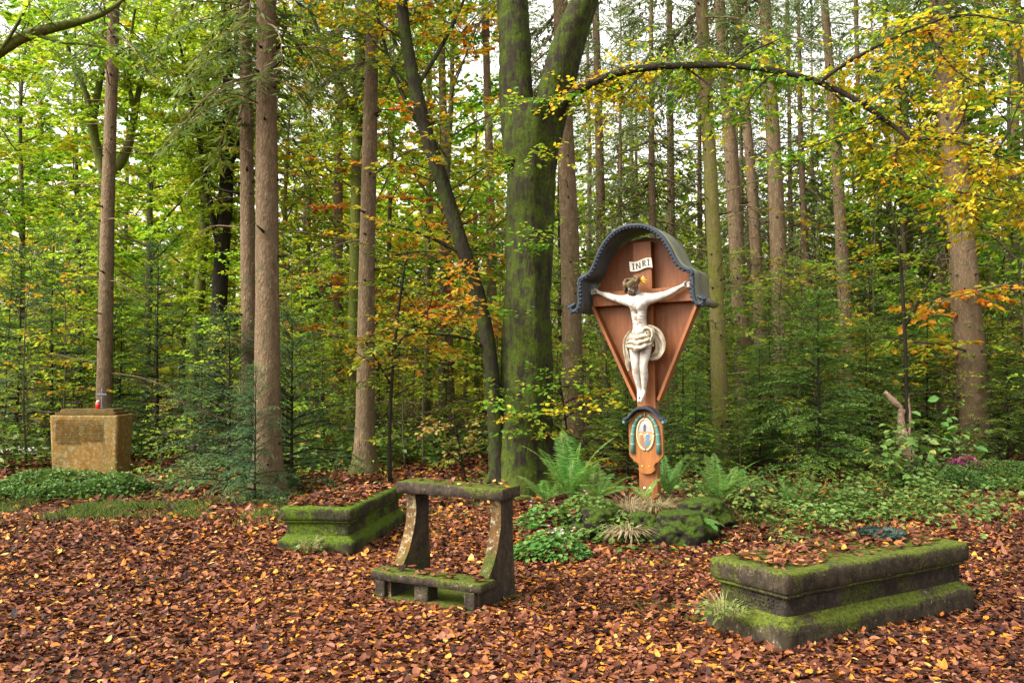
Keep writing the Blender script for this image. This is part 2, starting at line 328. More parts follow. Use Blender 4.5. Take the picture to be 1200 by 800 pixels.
def deciduous(seed, H, r0, cb, spread, nl, leaf=(.10, .065), per_m=26, hue=(.45, .2), elev=(15, 60), sub=.38, twl=.4, trunk=True, wob=.06, droop=.05, topc=1.0):
    rng = nrng(seed); wd = NB(); lf = NB(); T = []
    tp = wander(rng, (0, 0, 0), (0, 0, 1), H, 14, wob*.5, .25)
    tr = r0*(1-.82*np.linspace(0, 1, 15)); tr[0] *= 1.35
    wd.tube(tp, tr, 9, m=0)
    for k in range(nl):
        f = cb+(.97-cb)*(k+rng.random()*.8)/nl; p, _ = at_poly(tp, f); q = (f-cb)/(1-cb)
        az = k*2.4+rng.normal(0, .35); el = R(elev[0]+(elev[1]-elev[0])*q+rng.normal(0, 8))
        ln = spread*(1-.62*q*topc)*(.7+.5*rng.random())
        bp = wander(rng, p, (math.cos(az)*math.cos(el), math.sin(az)*math.cos(el), math.sin(el)), ln, 9, .10, .03, .10+droop)
        rb = max(.008, r0*(1-.8*f)*.42); wd.tube(bp, np.linspace(rb, .005, 10), 5, m=0, cap=False)
        hb = hue[0]+rng.normal(0, hue[1])
        ns = max(3, int(ln*.85/sub))
        for j in range(ns):
            t = .15+.85*(j+rng.random()*.6)/ns; q0, d0 = at_poly(bp, min(t, .999)); sgn = 1 if j % 2 else -1
            lat = unit(np.cross(UP, d0)); sl_ = (.30*ln*(1.1-t)+.25)*(.7+.6*rng.random())
            sp = wander(rng, q0, d0*.6+sgn*lat*.8+np.array([0, 0, .05]), sl_, 4, .14, 0, .12+droop)
            wd.tube(sp, np.linspace(max(.004, rb*.35), .002, 5), 3, m=0, cap=False)
            for e in range(max(2, int(sl_/.18))):
                u = (e+rng.random())/max(2, int(sl_/.18)); q1, d1 = at_poly(sp, min(u, .999)); s2 = 1 if e % 2 else -1
                l2 = unit(np.cross(UP, d1)); T.append((q1, d1*.7+s2*l2*.7+rng.normal(0, .12, 3), twl*(.5+.7*rng.random()), hb+rng.normal(0, .08)))
            T.append((sp[-1], sp[-1]-sp[-2], twl*.7, hb))
    spray(lf, rng, T, per_m, leaf[0], leaf[1])
    return wd, lf
def conifer(seed, H, r0, cb, blen, dz, per, blade=(.09, .022), dens=34, droop=.18, elev=(-8, 25), sub=.16, sublen=.42, trunk=True, power=.85, shag=0.0, z0=0.0, dead=0, upturn=.0):
    rng = nrng(seed); wd = NB(); lf = NB(); SS = []; DD = []; LL = []; HH = []
    tp = wander(rng, (0, 0, z0), (0, 0, 1), H, 12, .012, .4)
    if trunk:
        tr = r0*(1-.92*np.linspace(0, 1, 13)); tr[0] *= 1.3; wd.tube(tp, tr, 8)
    else: wd.tube(tp, r0*(1-.92*np.linspace(0, 1, 13)), 7)
    z = cb; k = 0
    while z < H-.08:
        q = (z-cb)/max(.1, H-cb)
        for b in range(per):
            az = rng.random()*6.283; f = min(.999, (z+rng.random()*dz*.8)/H); p, _ = at_poly(tp, f)
            ln = max(.12, blen*(1-q)**power*(.65+.5*rng.random())); el = R(elev[0]+(elev[1]-elev[0])*q+rng.normal(0, 7))
            bp = wander(rng, p, (math.cos(az)*math.cos(el), math.sin(az)*math.cos(el), math.sin(el)), ln, 7, .06, upturn, droop)
            wd.tube(bp, np.linspace(max(.004, .011*ln), .002, 8), 4, m=0, cap=False); hb = .45+rng.normal(0, .14)
            ns = max(3, int(ln/sub))
            for j in range(ns):
                t = .08+.92*(j+rng.random()*.5)/ns; q0, d0 = at_poly(bp, min(.999, t))
                lat = unit(np.cross(UP, d0))
                for s in (-1, 1):
                    sl_ = min(sublen, .2+.5*ln)*(1.15-.85*t)*(.6+.6*rng.random())
                    SS.append(q0); DD.append(d0*.65+s*lat*.75+np.array([0, 0, -.08-shag*rng.random()])+rng.normal(0, .08, 3)); LL.append(sl_); HH.append(hb+.22*t)
            SS.append(bp[-2]); DD.append(bp[-1]-bp[-2]); LL.append(.15+.1*ln); HH.append(hb+.3)
        z += dz*(.8+.4*rng.random()); k += 1
    for _ in range(dead):
        z = rng.random()*cb*.9+.3; az = rng.random()*6.283; p, _ = at_poly(tp, z/H)
        bp = wander(rng, p, (math.cos(az), math.sin(az), .0), .3+1.5*rng.random(), 5, .10, 0, .10); wd.tube(bp, np.linspace(.010, .002, 6), 3, m=0, cap=False)
    S0 = np.array(SS); D0 = unit(np.array(DD)); L0 = np.array(LL); H0 = np.array(HH)
    cnt = np.maximum(3, (L0*dens).astype(int)); i = np.repeat(np.arange(len(L0)), cnt); n = len(i)
    t = rng.random(n); side = np.where(rng.random(n) < .5, -1., 1.)[:, None]; D = D0[i]
    lat = unit(np.cross(np.broadcast_to(UP, (n, 3)), D))
    dr = np.array([0, 0, -1.])*(.10*(L0[i]*t)**1.5)[:, None]
    p = S0[i]+D*(L0[i]*t)[:, None]+dr
    d = unit(D*.75+side*lat*.6+rng.normal(0, .16, (n, 3))); nr = unit(UP+rng.normal(0, .3, (n, 3)))
    lf.blades(p, d, nr, blade[0]*(.7+.6*rng.random(n)), blade[1], np.clip(H0[i]+.25*t-.1+rng.normal(0, .12, n), 0, 1))
    return wd, lf
def proto(pair, woodm, leafm, nm='crown'):
    """one mesh of limbs and foliage (two materials) kept as shared data"""
    wd, lf = pair
    for V, A in zip(lf.V, lf.A): pass
    nb = NB(); nb.V = wd.V+lf.V; nb.A = wd.A+lf.A; nb.F = [(f, 0) for f, m in wd.F]+[(f+wd.n, 1) for f, m in lf.F]; nb.n = wd.n+lf.n
    o = nb.build(nm, [M[woodm], M[leafm]]); d = o.data; bpy.data.objects.remove(o); return d
def proto2(pair, woodm, leafm):
    """trunk-with-limbs mesh and crown mesh, shared by copies"""
    wd, lf = pair; a = wd.build('trunk', M[woodm], smooth=True); b = lf.build('crown', M[leafm])
    r = (a.data, b.data); bpy.data.objects.remove(a); bpy.data.objects.remove(b); return r
def plant(name, label, cat, pr, loc, rz=0, sc=1, group=None, parts=('trunk', 'crown'), tilt=(0, 0)):
    t = thing(name, label, cat, loc, rz, group); t.rotation_euler = (tilt[0], tilt[1], rz)
    t.scale = (sc, sc, sc) if not hasattr(sc, '__len__') else sc
    for nm, me in zip(parts, pr): inst(nm, me, t)
    return t
# ------------------------------------------------------------------ ground sheet
def make_ground():
    u = np.linspace(-1, 1, 181); x = np.sinh(u*4.6)/np.sinh(4.6)*420
    v = np.linspace(-1, 1, 181); y = np.sinh(v*4.6)/np.sinh(4.6)*420+9
    X, Y = np.meshgrid(x, y); Z = hgt(X, Y)
    n = 181; i = np.arange(n-1)[:, None]*n+np.arange(n-1)[None, :]
    F = np.stack([i, i+1, i+n+1, i+n], -1).reshape(-1, 4)
    t = MT('forest_soil'); v = t.obj(); n1 = t.noise(v, 14, 6, .75); n2 = t.noise(v, .55, 5, .65); n3 = t.noise(v, 45, 4, .7)
    c = t.ramp(n3, [(.3, (.02, .011, .008)), (.5, (.075, .032, .018)), (.62, (.15, .06, .028)), (.78, (.26, .12, .05))])
    g = t.ramp(n1, [(.35, (.035, .06, .01)), (.7, (.10, .13, .02))])
    c = t.mix(t.ramp(n2, [(.56, (0, 0, 0)), (.66, (.7, .7, .7))]), c, g)
    t.base(c, .95, .1); t.bump(t.math('ADD', n1, n3), .8, .04)
    nb = NB(); nb.add(np.stack([X, Y, Z], -1).reshape(-1, 3), [F]); o = nb.build('ground', t.m, smooth=True); tag(o, 'forest floor', kind='structure')
make_ground()
# gravel path glimpsed at the far left
nb = NB(); pa = [(-17, 19.2), (-12, 18.0), (-8.4, 17.6), (-6.6, 18.6), (-5.6, 21), (-5.0, 26)]
pts = np.array(pa); off = unit(np.gradient(pts, axis=0)); off = np.stack([-off[:, 1], off[:, 0]], -1)*.75
V = []; F = []
for q, o_ in zip(pts, off):
    for s in (-1, 1): V.append((*(q+s*o_), H1(*(q+s*o_))+.03))
F = [(2*k, 2*k+1, 2*k+3, 2*k+2) for k in range(len(pts)-1)]
nb.add(V, F); tag(nb.build('path', plain('gravel', (.42, .38, .36), .9, .1, .3, 40)), 'pale gravel path', kind='structure')

# ------------------------------------------------------------------ fixed places of the stone pieces
TOMB_R = (G(922, 766), R(32), 1.86, .65, .435)         # near corner, heading of the long side, length, width, height
TOMB_L = (G(413.5, 652), R(81), 1.70, .70, .41)
KN = (G(444, 700), R(-29), .84, .50)
CROSS = Vector((1.475, 9.5, H1(1.475, 9.5))); CROSS_A = R(27)
MON = G(57, 556)
def local(base, ang, X, Y):
    dx, dy = X-base.x, Y-base.y; return dx*math.cos(ang)+dy*math.sin(ang), -dx*math.sin(ang)+dy*math.cos(ang)
def blocked(X, Y, pad=.0):
    b = np.zeros(len(X), bool)
    for (q, a, L, W, _) in (TOMB_R, TOMB_L):
        u, v = local(q, a, X, Y); b |= (u > -pad) & (u < L+pad) & (v > -pad) & (v < W+pad)
    u, v = local(KN[0], KN[1], X, Y); b |= (u > -.02-pad) & (u < KN[2]+.02+pad) & (v > -.06) & (v < .50)
    u, v = local(MON, R(2), X, Y); b |= (u > -.05) & (u < 1.2) & (v > -.02) & (v < .75)
    return b

# ------------------------------------------------------------------ fallen leaves
def litter():
    rng = nrng(5); nb = NB()
    def sample(y0, y1, dens, Ls):
        A = (y1-y0)*(.68*(y0+y1)+4.2); n = int(A*dens)
        y = y0+(y1-y0)*rng.random(n); hw = .68*y+2.1; keep = rng.random(n) < hw/(.68*y1+2.1)
        y = y[keep]; hw = hw[keep]; x = (rng.random(len(y))*2-1)*hw
        # thinner on the mound, the green path on the left, bare soil by the flowers
        th = np.ones(len(x)); th -= .72*np.exp(-(((x-1.6)/1.5)**2+((y-9.6)/1.0)**2)**2)
        th -= .62*np.exp(-(((x+4.5)/2.7)**2+((y-10.05)/.75)**2)**2)
        th -= .85*np.exp(-(((x-.35)/.32)**2+((y-7.1)/.20)**2))
        th -= .5*np.exp(-(((x-4.2)/2.2)**2+((y-10.6)/1.1)**2)**2)
        pat = np.array([noise.noise((a*.9, b*.9, 3.1)) for a, b in zip(x, y)]); th *= np.clip(1.0+pat*.9, .12, 1)
        k = (rng.random(len(x)) < th) & ~blocked(x, y, -.01); x, y = x[k], y[k]; pat = pat[k]; n = len(x)
        z = hgt(x, y)+.004+.03*rng.random(n)**1.5
        az = rng.random(n)*6.283; tl = rng.normal(0, .15, n)
        d = np.stack([np.cos(az), np.sin(az), np.sin(tl)*1.0], -1); nr = unit(UP+rng.normal(0, .20, (n, 3)))
        L = Ls*np.exp(np.clip(rng.normal(-.06, .28, n), -.8, .45)); hue = np.clip(.47+.17*np.sin(x*.8+y*.3)*.3+rng.normal(0, .24, n)+.12*pat, 0, .93)
        yl = rng.random(n) < .085; hue[yl] = .86+.14*rng.random(yl.sum())
        nb.leaves8(np.stack([x, y, z], -1), d, nr, L, L*(.58+.24*rng.random(n)), hue, rng.normal(.03, .10, n), rng.normal(.04, .24, n)+(rng.random(n) < .15)*np.clip(rng.normal(0, .4, n), -.5, .5))
    sample(2.4, 5.2, 3900, .041); sample(5.2, 7.4, 3200, .042); sample(7.4, 10, 1900, .050); sample(10, 15.5, 520, .076); sample(15.5, 26, 140, .10)
    # on the tops of the tombs and the kneeler
    def on_top(q, a, u0, u1, v0, v1, z, n, Ls, edge=.0, f=None):
        u = u0+(u1-u0)*rng.random(n); v = v0+(v1-v0)*rng.random(n)
        if f is not None: k = rng.random(n) < f(u, v); u, v = u[k], v[k]; n = len(u)
        x = q.x+u*math.cos(a)-v*math.sin(a); y = q.y+u*math.sin(a)+v*math.cos(a); zz = q.z+z+.004+.022*rng.random(n)
        az = rng.random(n)*6.283; d = np.stack([np.cos(az), np.sin(az), rng.normal(0, .2, n)], -1); L = Ls*(.6+.7*rng.random(n))
        hue = np.clip(.54+rng.normal(0, .22, n), 0, .97)
        nb.leaves8(np.stack([x, y, zz], -1), d, unit(UP+rng.normal(0, .25, (n, 3))), L, L*.6, hue, rng.normal(.04, .1, n), rng.normal(.05, .22, n))
    q, a, L, W, h = TOMB_R; on_top(q, a, .14, L-.12, .12, W-.08, h-.004, 900, .050, f=lambda u, v: np.clip(.35+.9*(v-.12)/.4+.3*np.sin(u*5), .15, 1))
    q, a, L, W, h = TOMB_L; on_top(q, a, .10, L-.1, .10, W-.1, h-.004, 900, .06); on_top(q, a, .02, L, .60, W, h+.002, 60, .06)
    q, a, L, W = KN; on_top(q, a, .0, L, .28, .48, .795, 44, .05); on_top(q, a, .0, L, -.02, .14, .195, 46, .065)
    tag(nb.build('fallen_leaves', M['litter']), 'brown and orange dead leaves covering the forest floor', 'leaves', kind='stuff')
litter()
# ------------------------------------------------------------------ short grass and low green plants
def soft_cover():
    rng = nrng(8); nb = NB()
    def patch(cx, cy, rx, ry, n, h=.07):
        x = cx+rx*rng.normal(0, .5, n); y = cy+ry*rng.normal(0, .5, n)
        k = np.array([noise.noise((a*1.4, b*1.8, 9.)) for a, b in zip(x, y)]) > rng.normal(.05, .12, n); k &= ~blocked(x, y); x, y = x[k], y[k]; n = len(x)
        az = rng.random(n)*6.283; d = np.stack([np.cos(az)*.6, np.sin(az)*.6, .5+.6*rng.random(n)], -1)
        nb.blades(np.stack([x, y, hgt(x, y)], -1), d, np.stack([-np.sin(az), np.cos(az), az*0+.2], -1), h*(.5+rng.random(n)), .010, rng.random(n)**1.3)
    patch(-4.5, 10.1, 3.2, .9, 20000, .075); patch(-3.2, 10.1, 1.6, .8, 2800); patch(-5.6, 9.7, 1.5, .5, 2200); patch(-1.5, 11.2, 1.0, .6, 1500)
    patch(1.0, 6.1, .35, .10, 260, .04); patch(-2.2, 6.2, .1, .06, 70, .05); patch(5.6, 10.9, 1.3, .5, 4200, .05); patch(-1.0, 8.9, .5, .25, 500, .04); patch(1.2, 7.5, .5, .2, 350, .04); patch(2.6, 9.0, 1.2, .5, 1500); patch(-.6, 5.9, .5, .05, 250, .03)
    for _ in range(26): patch(rng.uniform(-4, 4), rng.uniform(4.6, 10), .07, .05, 36, .05)
    tag(nb.build('grass', M['grass']), 'short yellowish grass growing through the leaf litter', 'grass', kind='stuff')
    nb = NB()
    def herbs(cx, cy, rx, ry, n, L=.055, hmax=.22):
        x = cx+rx*rng.normal(0, .5, n); y = cy+ry*rng.normal(0, .5, n); k = ~blocked(x, y, .06); x, y = x[k], y[k]
        cl = np.array([noise.noise((a*2.1, b*2.4, 5.)) for a, b in zip(x, y)]); k = cl > rng.normal(.02, .08, len(cl)); x, y, cl = x[k], y[k], cl[k]; n = len(x)
        z = hgt(x, y)+.02+hmax*rng.random(n)*np.clip(.55+cl, .1, 1.2); az = rng.random(n)*6.283
        d = np.stack([np.cos(az), np.sin(az), rng.normal(-.1, .2, n)], -1); l = L*(.6+.8*rng.random(n))
        nb.leaves(np.stack([x, y, z], -1), d, unit(UP+rng.normal(0, .35, (n, 3))), l, l*.72, np.clip(.5+cl*.4+rng.normal(0, .2, n), 0, 1), .15, -.1)
    herbs(3.4, 9.6, 1.5, .9, 3600); herbs(4.3, 10.6, 1.6, 1.0, 3600, .065, .4); herbs(2.6, 10.6, 1.1, .9, 1800); herbs(3.0, 8.3, .9, .35, 500, .045, .1); herbs(5.2, 9.6, 1.2, .5, 900, .05, .12)
    herbs(.75, 8.5, .6, .45, 1100, .06, .18); herbs(-.1, 11.8, 1.6, .9, 700, .06, .2); herbs(-4.4, 12.3, 1.6, 1.2, 1500, .06, .35); herbs(-2.9, 11.2, .7, .5, 500, .05, .12)
    for _ in range(56):
        x, y = rng.uniform(-13, 13), rng.uniform(14, 26); herbs(x, y, 1.6, 1.2, 900, .10, .7)
    tag(nb.build('ground_cover', M['herb']), 'low leafy green plants spreading over the forest floor', 'ground cover', kind='stuff')
soft_cover()

# ------------------------------------------------------------------ prototypes shared by the background trees
PR = {}
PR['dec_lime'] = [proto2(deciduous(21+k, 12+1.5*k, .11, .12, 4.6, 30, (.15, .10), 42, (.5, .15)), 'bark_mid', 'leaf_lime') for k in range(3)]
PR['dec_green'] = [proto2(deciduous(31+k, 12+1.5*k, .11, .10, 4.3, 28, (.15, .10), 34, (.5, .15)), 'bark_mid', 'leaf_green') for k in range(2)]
PR['dec_gold'] = [proto2(deciduous(41, 11, .10, .12, 3.8, 26, (.12, .08), 32, (.52, .2)), 'bark_mid', 'leaf_gold')]
PR['spruce'] = [proto2(conifer(51+k, 15+2*k, .15, 3.2+k, 2.8, .55, 5, (.17, .042), 20, .30, (-22, 20), .26, .66, dead=16, shag=.35), 'bark_far', 'needle_grey' if k != 1 else 'needle') for k in range(3)]
PR['young_fir'] = [proto2(conifer(61+k, 3.6+.5*k, .035, .25, 1.25, .17, 5, (.055, .017), 46, .10, (-8, 35), .11, .34), 'bark_dark', ('needle_fir', 'needle_young')[k]) for k in range(2)]
PR['yew'] = [proto2(conifer(75, 2.5, .03, .06, 1.2, .11, 5, (.036, .0125), 72, .24, (5, 55), .08, .30, power=.65, shag=.45), 'bark_dark', 'needle_fir')]
PR['hemlock'] = [proto2(conifer(71, 2.75, .032, .22, 1.35, .115, 5, (.045, .018), 78, .16, (2, 42), .085, .32, shag=.2), 'bark_dark', 'needle_hemlock')]
PR['sapling'] = [proto2(deciduous(81+k, 3.2+.5*k, .02, .10, 1.35, 17, (.075, .05), 26, h, (0, 45), .26, .26, wob=.1), 'bark_mid', lm) for k, (lm, h) in enumerate((('leaf_green', (.45, .15)), ('leaf_lime', (.5, .15)), ('leaf_gold', (.45, .2)), ('leaf_green', (.62, .15))))]
PR['crown'] = [proto(conifer(91+k, 7.5, .09, .3, 1.9, .6, 5, (.15, .036), 28, .26, (-25, 25), .26, .6, shag=.3, dead=0), 'bark_far', lm) for k, lm in enumerate(('needle', 'needle_grey'))]

# ------------------------------------------------------------------ spruces traced one by one
def trunk_path(path, D, H, nseg=40, ground=True):
    p = [P(a, b, D) for a, b in path]; z = np.array([q.z for q in p]); X = np.array([q.x for q in p]); o = np.argsort(z); z, X = z[o], X[o]
    s0 = (X[1]-X[0])/(z[1]-z[0]); s1 = (X[-1]-X[-2])/(z[-1]-z[-2])
    gz = H1(X[0]-s0*z[0], D) if ground else z[0]
    zz = np.concatenate([np.linspace(gz-.15, gz+1.0, 9), np.linspace(gz+1.2, H, nseg)])
    xx = np.where(zz < z[0], X[0]+s0*(zz-z[0]), np.where(zz > z[-1], X[-1]+s1*(zz-z[-1]), np.interp(zz, z, X)))
    k = np.ones(5)/5; xs = xx.copy(); xs[2:-2] = np.convolve(xx, k, 'valid')
    return np.stack([xs, np.full_like(xs, D), zz], -1), gz
def spruce(path, D, wpx, label, H=16, cb=None, bark='bark_spruce', crown=0, seed=0, flare=.55, twigs=16, stubs=46, csc=1.0, group=None, name='spruce_tree', kc=14, cat='tree'):
    rng = nrng(1000+seed); pts, gz = trunk_path(path, D, H); base = pts[1].copy(); base[2] = gz
    r0 = wpx/FPX*D/2; zz = pts[:, 2]-gz
    rad = r0*(1.10-.75*zz/H)*(1+flare*np.exp(-np.maximum(zz, 0)/.20)+.16*np.exp(-np.maximum(zz, 0)/.9))
    t = thing(name, label, cat, base, 0, group); nb = NB(); q = pts-base
    an = np.arange(kc)/kc*6.283; ph = rng.random(3)*6.28
    nb.tube(q, rad, kc, rough=.05, rng=rng)
    V = nb.V[0].reshape(len(q), kc, 3); c = q[:, None, :]; fl = (.10+.35*np.exp(-np.maximum(zz, 0)/.25))[:, None]*np.cos(5*an+ph[0])[None, :]*.5+.03*np.cos(3*an+ph[1]+zz[:, None]*.3)
    nb.V[0] = (c+(V-c)*(1+fl*.45)[..., None]).reshape(-1, 3)
    for _ in range(stubs):
        f = .05+.6*rng.random(); p, _d = at_poly(q, f); rr = np.interp(p[2], q[:, 2], rad); az = rng.random()*6.283; e = np.array([math.cos(az), math.sin(az), .15])
        ln = .02+.05*rng.random() if rng.random() < .8 else .1+.2*rng.random()
        nb.tube([p+e*rr*.9, p+e*(rr+ln*.3), p+e*(rr+ln)], [.024, .016, .007], 5, m=1)
    for _ in range(twigs):
        z = rng.uniform(1.6, 9); p, _d = at_poly(q, min(.99, (z+.15)/(H+.15))); az = rng.random()*6.283; ln = .5+1.6*rng.random()
        b = wander(rng, p, (math.cos(az), math.sin(az), .12), ln, 8, .09, 0, .11); nb.tube(b, np.linspace(.013, .003, 9), 4)
        for _k in range(5):
            u = .3+.65*rng.random(); p2, d2 = at_poly(b, u); l2 = unit(np.cross(UP, d2))*rng.choice([-1, 1])
            nb.tube(wander(rng, p2, d2+l2*.9, .12+.4*rng.random()*ln*.5, 3, .15, 0, .15), [.005, .004, .003, .0015], 3, cap=False)
    nb.build('trunk', [M[bark], M['bark_dark']], t, smooth=True)
    cb = cb if cb is not None else max(6.3, EYE+.44*D-.6+rng.normal(0, .5)); cb = min(cb, H-5)
    p, d = at_poly(q, min(.99, (cb+.15)/(H+.15))); dd = q[-1]-p
    inst('crown', PR['crown'][crown], t, p, (math.atan2(-dd[1], dd[2]), math.atan2(dd[0], dd[2]), 0), csc)
    return t
spruce([(122,500),(126,250),(134,0)], 15.5, 17, 'slim straight spruce rising behind the ochre stone monument', seed=1, crown=1, twigs=30)
spruce([(314,582),(313,300),(312,0)], 11.4, 28, 'thick spruce rising out of the dark yew bush, front one of the close pair', seed=2, flare=.75, twigs=8)
spruce([(296,575),(291,350),(287,0)], 12.4, 18, 'thinner spruce close behind the thick spruce in the yew bush', seed=3, twigs=18)
spruce([(427,553),(430,300),(437,0)], 14, 20, 'spruce with green mossy foot standing alone behind the stone kneeler', seed=4, flare=.8, twigs=12)
spruce([(396,515),(396,250),(398,0)], 21, 13, 'slim distant spruce left of the spruce with the mossy foot', seed=5, crown=1)
spruce([(672,500),(668,300),(658,50),(655,-50)], 15.5, 24, 'bare brown spruce between the mossy beech and the roofed crucifix', seed=6, crown=1)
spruce([(526,480),(522,250),(516,0)], 22, 13, 'slim spruce half hidden by yellow leaves left of the leaning stem', seed=7)
spruce([(578,470),(574,200),(568,0)], 23, 13, 'distant spruce seen between the leaning stem and the mossy beech', seed=8)
spruce([(846,515),(838,300),(822,0)], 14.5, 18, 'green algae-tinted spruce right beside the crucifix roof', seed=9, bark='bark_green', crown=1, twigs=34)
spruce([(872,440),(858,200),(843,0)], 20, 20, 'reddish spruce just behind the green algae-tinted spruce', seed=10, crown=1, twigs=24)
spruce([(893,420),(880,200),(862,0)], 24, 15, 'narrow spruce squeezed between the two reddish spruces', seed=11)
spruce([(918,440),(908,200),(896,0)], 19, 21, 'reddish spruce standing behind the top of the young hemlock', seed=12, crown=1, twigs=24)
spruce([(992,400),(982,200),(966,0)], 23, 16, 'distant brown spruce under the arching branch tip', seed=13, crown=1, twigs=24)
spruce([(1147,532),(1125,250),(1100,0)], 16.3, 31, 'thick leaning brown spruce behind the pink heather grave', seed=14, flare=.4)
spruce([(1130,528),(1119,280),(1094,0)], 17.6, 16, 'dark trunk tucked close behind the thick leaning spruce', seed=15, bark='bark_far')
spruce([(707,420),(703,200),(698,0)], 26, 14, 'far spruce just left of the crucifix roof', seed=16, crown=1)
spruce([(788,430),(786,200),(785,0)], 28, 12, 'far spruce straight above the crucifix roof', seed=17, crown=1)
spruce([(1070,450),(1062,200),(1056,0)], 29, 12, 'far slim spruce left of the thick leaning spruce', seed=18, crown=1)
spruce([(1192,480),(1190,200),(1188,0)], 25, 13, 'distant spruce at the right edge of the view', seed=19, crown=1)
rng = nrng(77)
for k in (0, 2, 4, 6, 8, 11, 12, 15, 17, 19, 21, 23):
    px = [40, 75, 170, 205, 352, 372, 455, 475, 500, 545, 640, 690, 740, 762, 806, 930, 948, 1012, 1030, 1046, 1088, 1160, 1178, 880, 600, 330][k]; D = rng.uniform(28, 44); ln = (px-600)*.02
    spruce([(px, 500), (px-ln*.6+rng.normal(0, 3), 200), (px-ln, 0)], D, rng.uniform(9, 14)*26/D, 'thin far spruce trunk among many deep in the forest', seed=40+k, H=18, bark='bark_far', crown=k % 2, stubs=0, twigs=8, group='thin far spruces deep in the forest', kc=8)

# ------------------------------------------------------------------ the mossy beech
def limb(nb, path, D0, D1, w0, w1, k=10, rng=None, base=None, rough=.10, nseg=6):
    n = len(path); pts = np.array([P(a, b, D0+(D1-D0)*i/(n-1)) for i, (a, b) in enumerate(path)])
    tt = np.linspace(0, n-1, (n-1)*nseg+1); q = np.stack([np.interp(tt, np.arange(n), pts[:, c]) for c in range(3)], -1)
    ker = np.ones(nseg)/nseg; qs = q.copy()
    for c in range(3):
        e = np.concatenate([np.full(nseg, q[0, c])+(q[0, c]-q[nseg:0:-1, c]), q[:, c], 2*q[-1, c]-q[-2:-nseg-2:-1, c]]); qs[:, c] = np.convolve(e, ker, 'same')[nseg:-nseg]
    w = np.interp(tt, np.linspace(0, n-1, len(w0)) if hasattr(w0, '__len__') else [0, n-1], w0 if hasattr(w0, '__len__') else [w0, w1])
    Dm = np.linspace(D0, D1, len(qs)); qs = qs-(np.array(base) if base is not None else 0)
    nb.tube(qs, w/FPX*Dm/2, k, rough=rough, rng=rng); return qs
BD = 11.1; BB = np.array([P(614, 575, BD).x, BD, H1(P(614, 575, BD).x, BD)])
beech = thing('beech_tree', 'massive mossy forked beech behind the stone kneeler, with one long arching branch', 'tree', BB)
rng = nrng(3); nb = NB()
limb(nb, [(611,612),(612,585),(613,560),(614,520),(617,470),(619,400),(620,330),(621,260),(622,200),(625,160),(628,120)], BD, BD, [112, 92, 76, 65, 58, 55, 53, 53, 55, 62, 60], 0, 28, rng, BB, .05)
V = nb.V[0].reshape(-1, 28, 3); c = V.mean(1, keepdims=True); an = np.arange(28)/28*6.283; zz = c[:, 0, 2][:, None]
nb.V[0] = (c+(V-c)*(1+(.05+.26*np.exp(-np.maximum(zz, 0)/.28))*np.cos(4*an+.6)[None]*.8+.055*np.cos(7*an+zz*.5)+.035*np.cos(3*an+zz*1.1))[..., None]).reshape(-1, 3)
for i in range(len(nb.V[0])):
    q_ = Vector(nb.V[0][i]); nb.V[0][i] += np.array(noise.noise_vector(Vector((q_.x*3, q_.y*3, q_.z*1.2))))*.030+np.array(noise.noise_vector(Vector((q_.x*9, q_.y*9, q_.z*4))))*.012
nb.build('trunk', M['bark_beech'], beech, smooth=True)
nb = NB(); limb(nb, [(612,190),(606,140),(604,90),(603,45),(601,0),(596,-80),(585,-180),(578,-320)], BD, BD+.3, [46, 41, 39, 38, 38, 35, 28, 14], 0, 16, rng, BB); nb.build('main_limb', M['bark_beech'], beech, smooth=True)
nb = NB(); limb(nb, [(630,190),(641,140),(650,98),(660,55),(680,8),(712,-60),(745,-140),(770,-260)], BD+.12, BD-.2, [40, 42, 36, 32, 30, 27, 22, 10], 0, 14, rng, BB); nb.build('main_limb', M['bark_beech'], beech, smooth=True)
nb = NB(); limb(nb, [(636,170),(652,120),(664,80),(676,40),(690,0),(712,-70),(720,-150)], BD+.3, BD+.9, [40, 34, 30, 26, 24, 20, 10], 0, 12, rng, BB); nb.build('main_limb', M['bark_beech'], beech, smooth=True)
ar = NB(); TW = []
apath = [(622,200),(634,165),(649,135),(664,115),(680,104),(707,91),(737,82),(770,78),(800,77),(856,76),(912,83),(961,96),(999,114),(1032,137),(1057,155),(1066,164)]
aq = limb(ar, apath, BD+.05, 10.0, [28, 34, 23, 14, 11, 9.5, 9, 8.5, 8, 7.8, 7.5, 7, 6.8, 6.5, 6, 5.5, 4.5], 0, 9, rng, BB, .14)
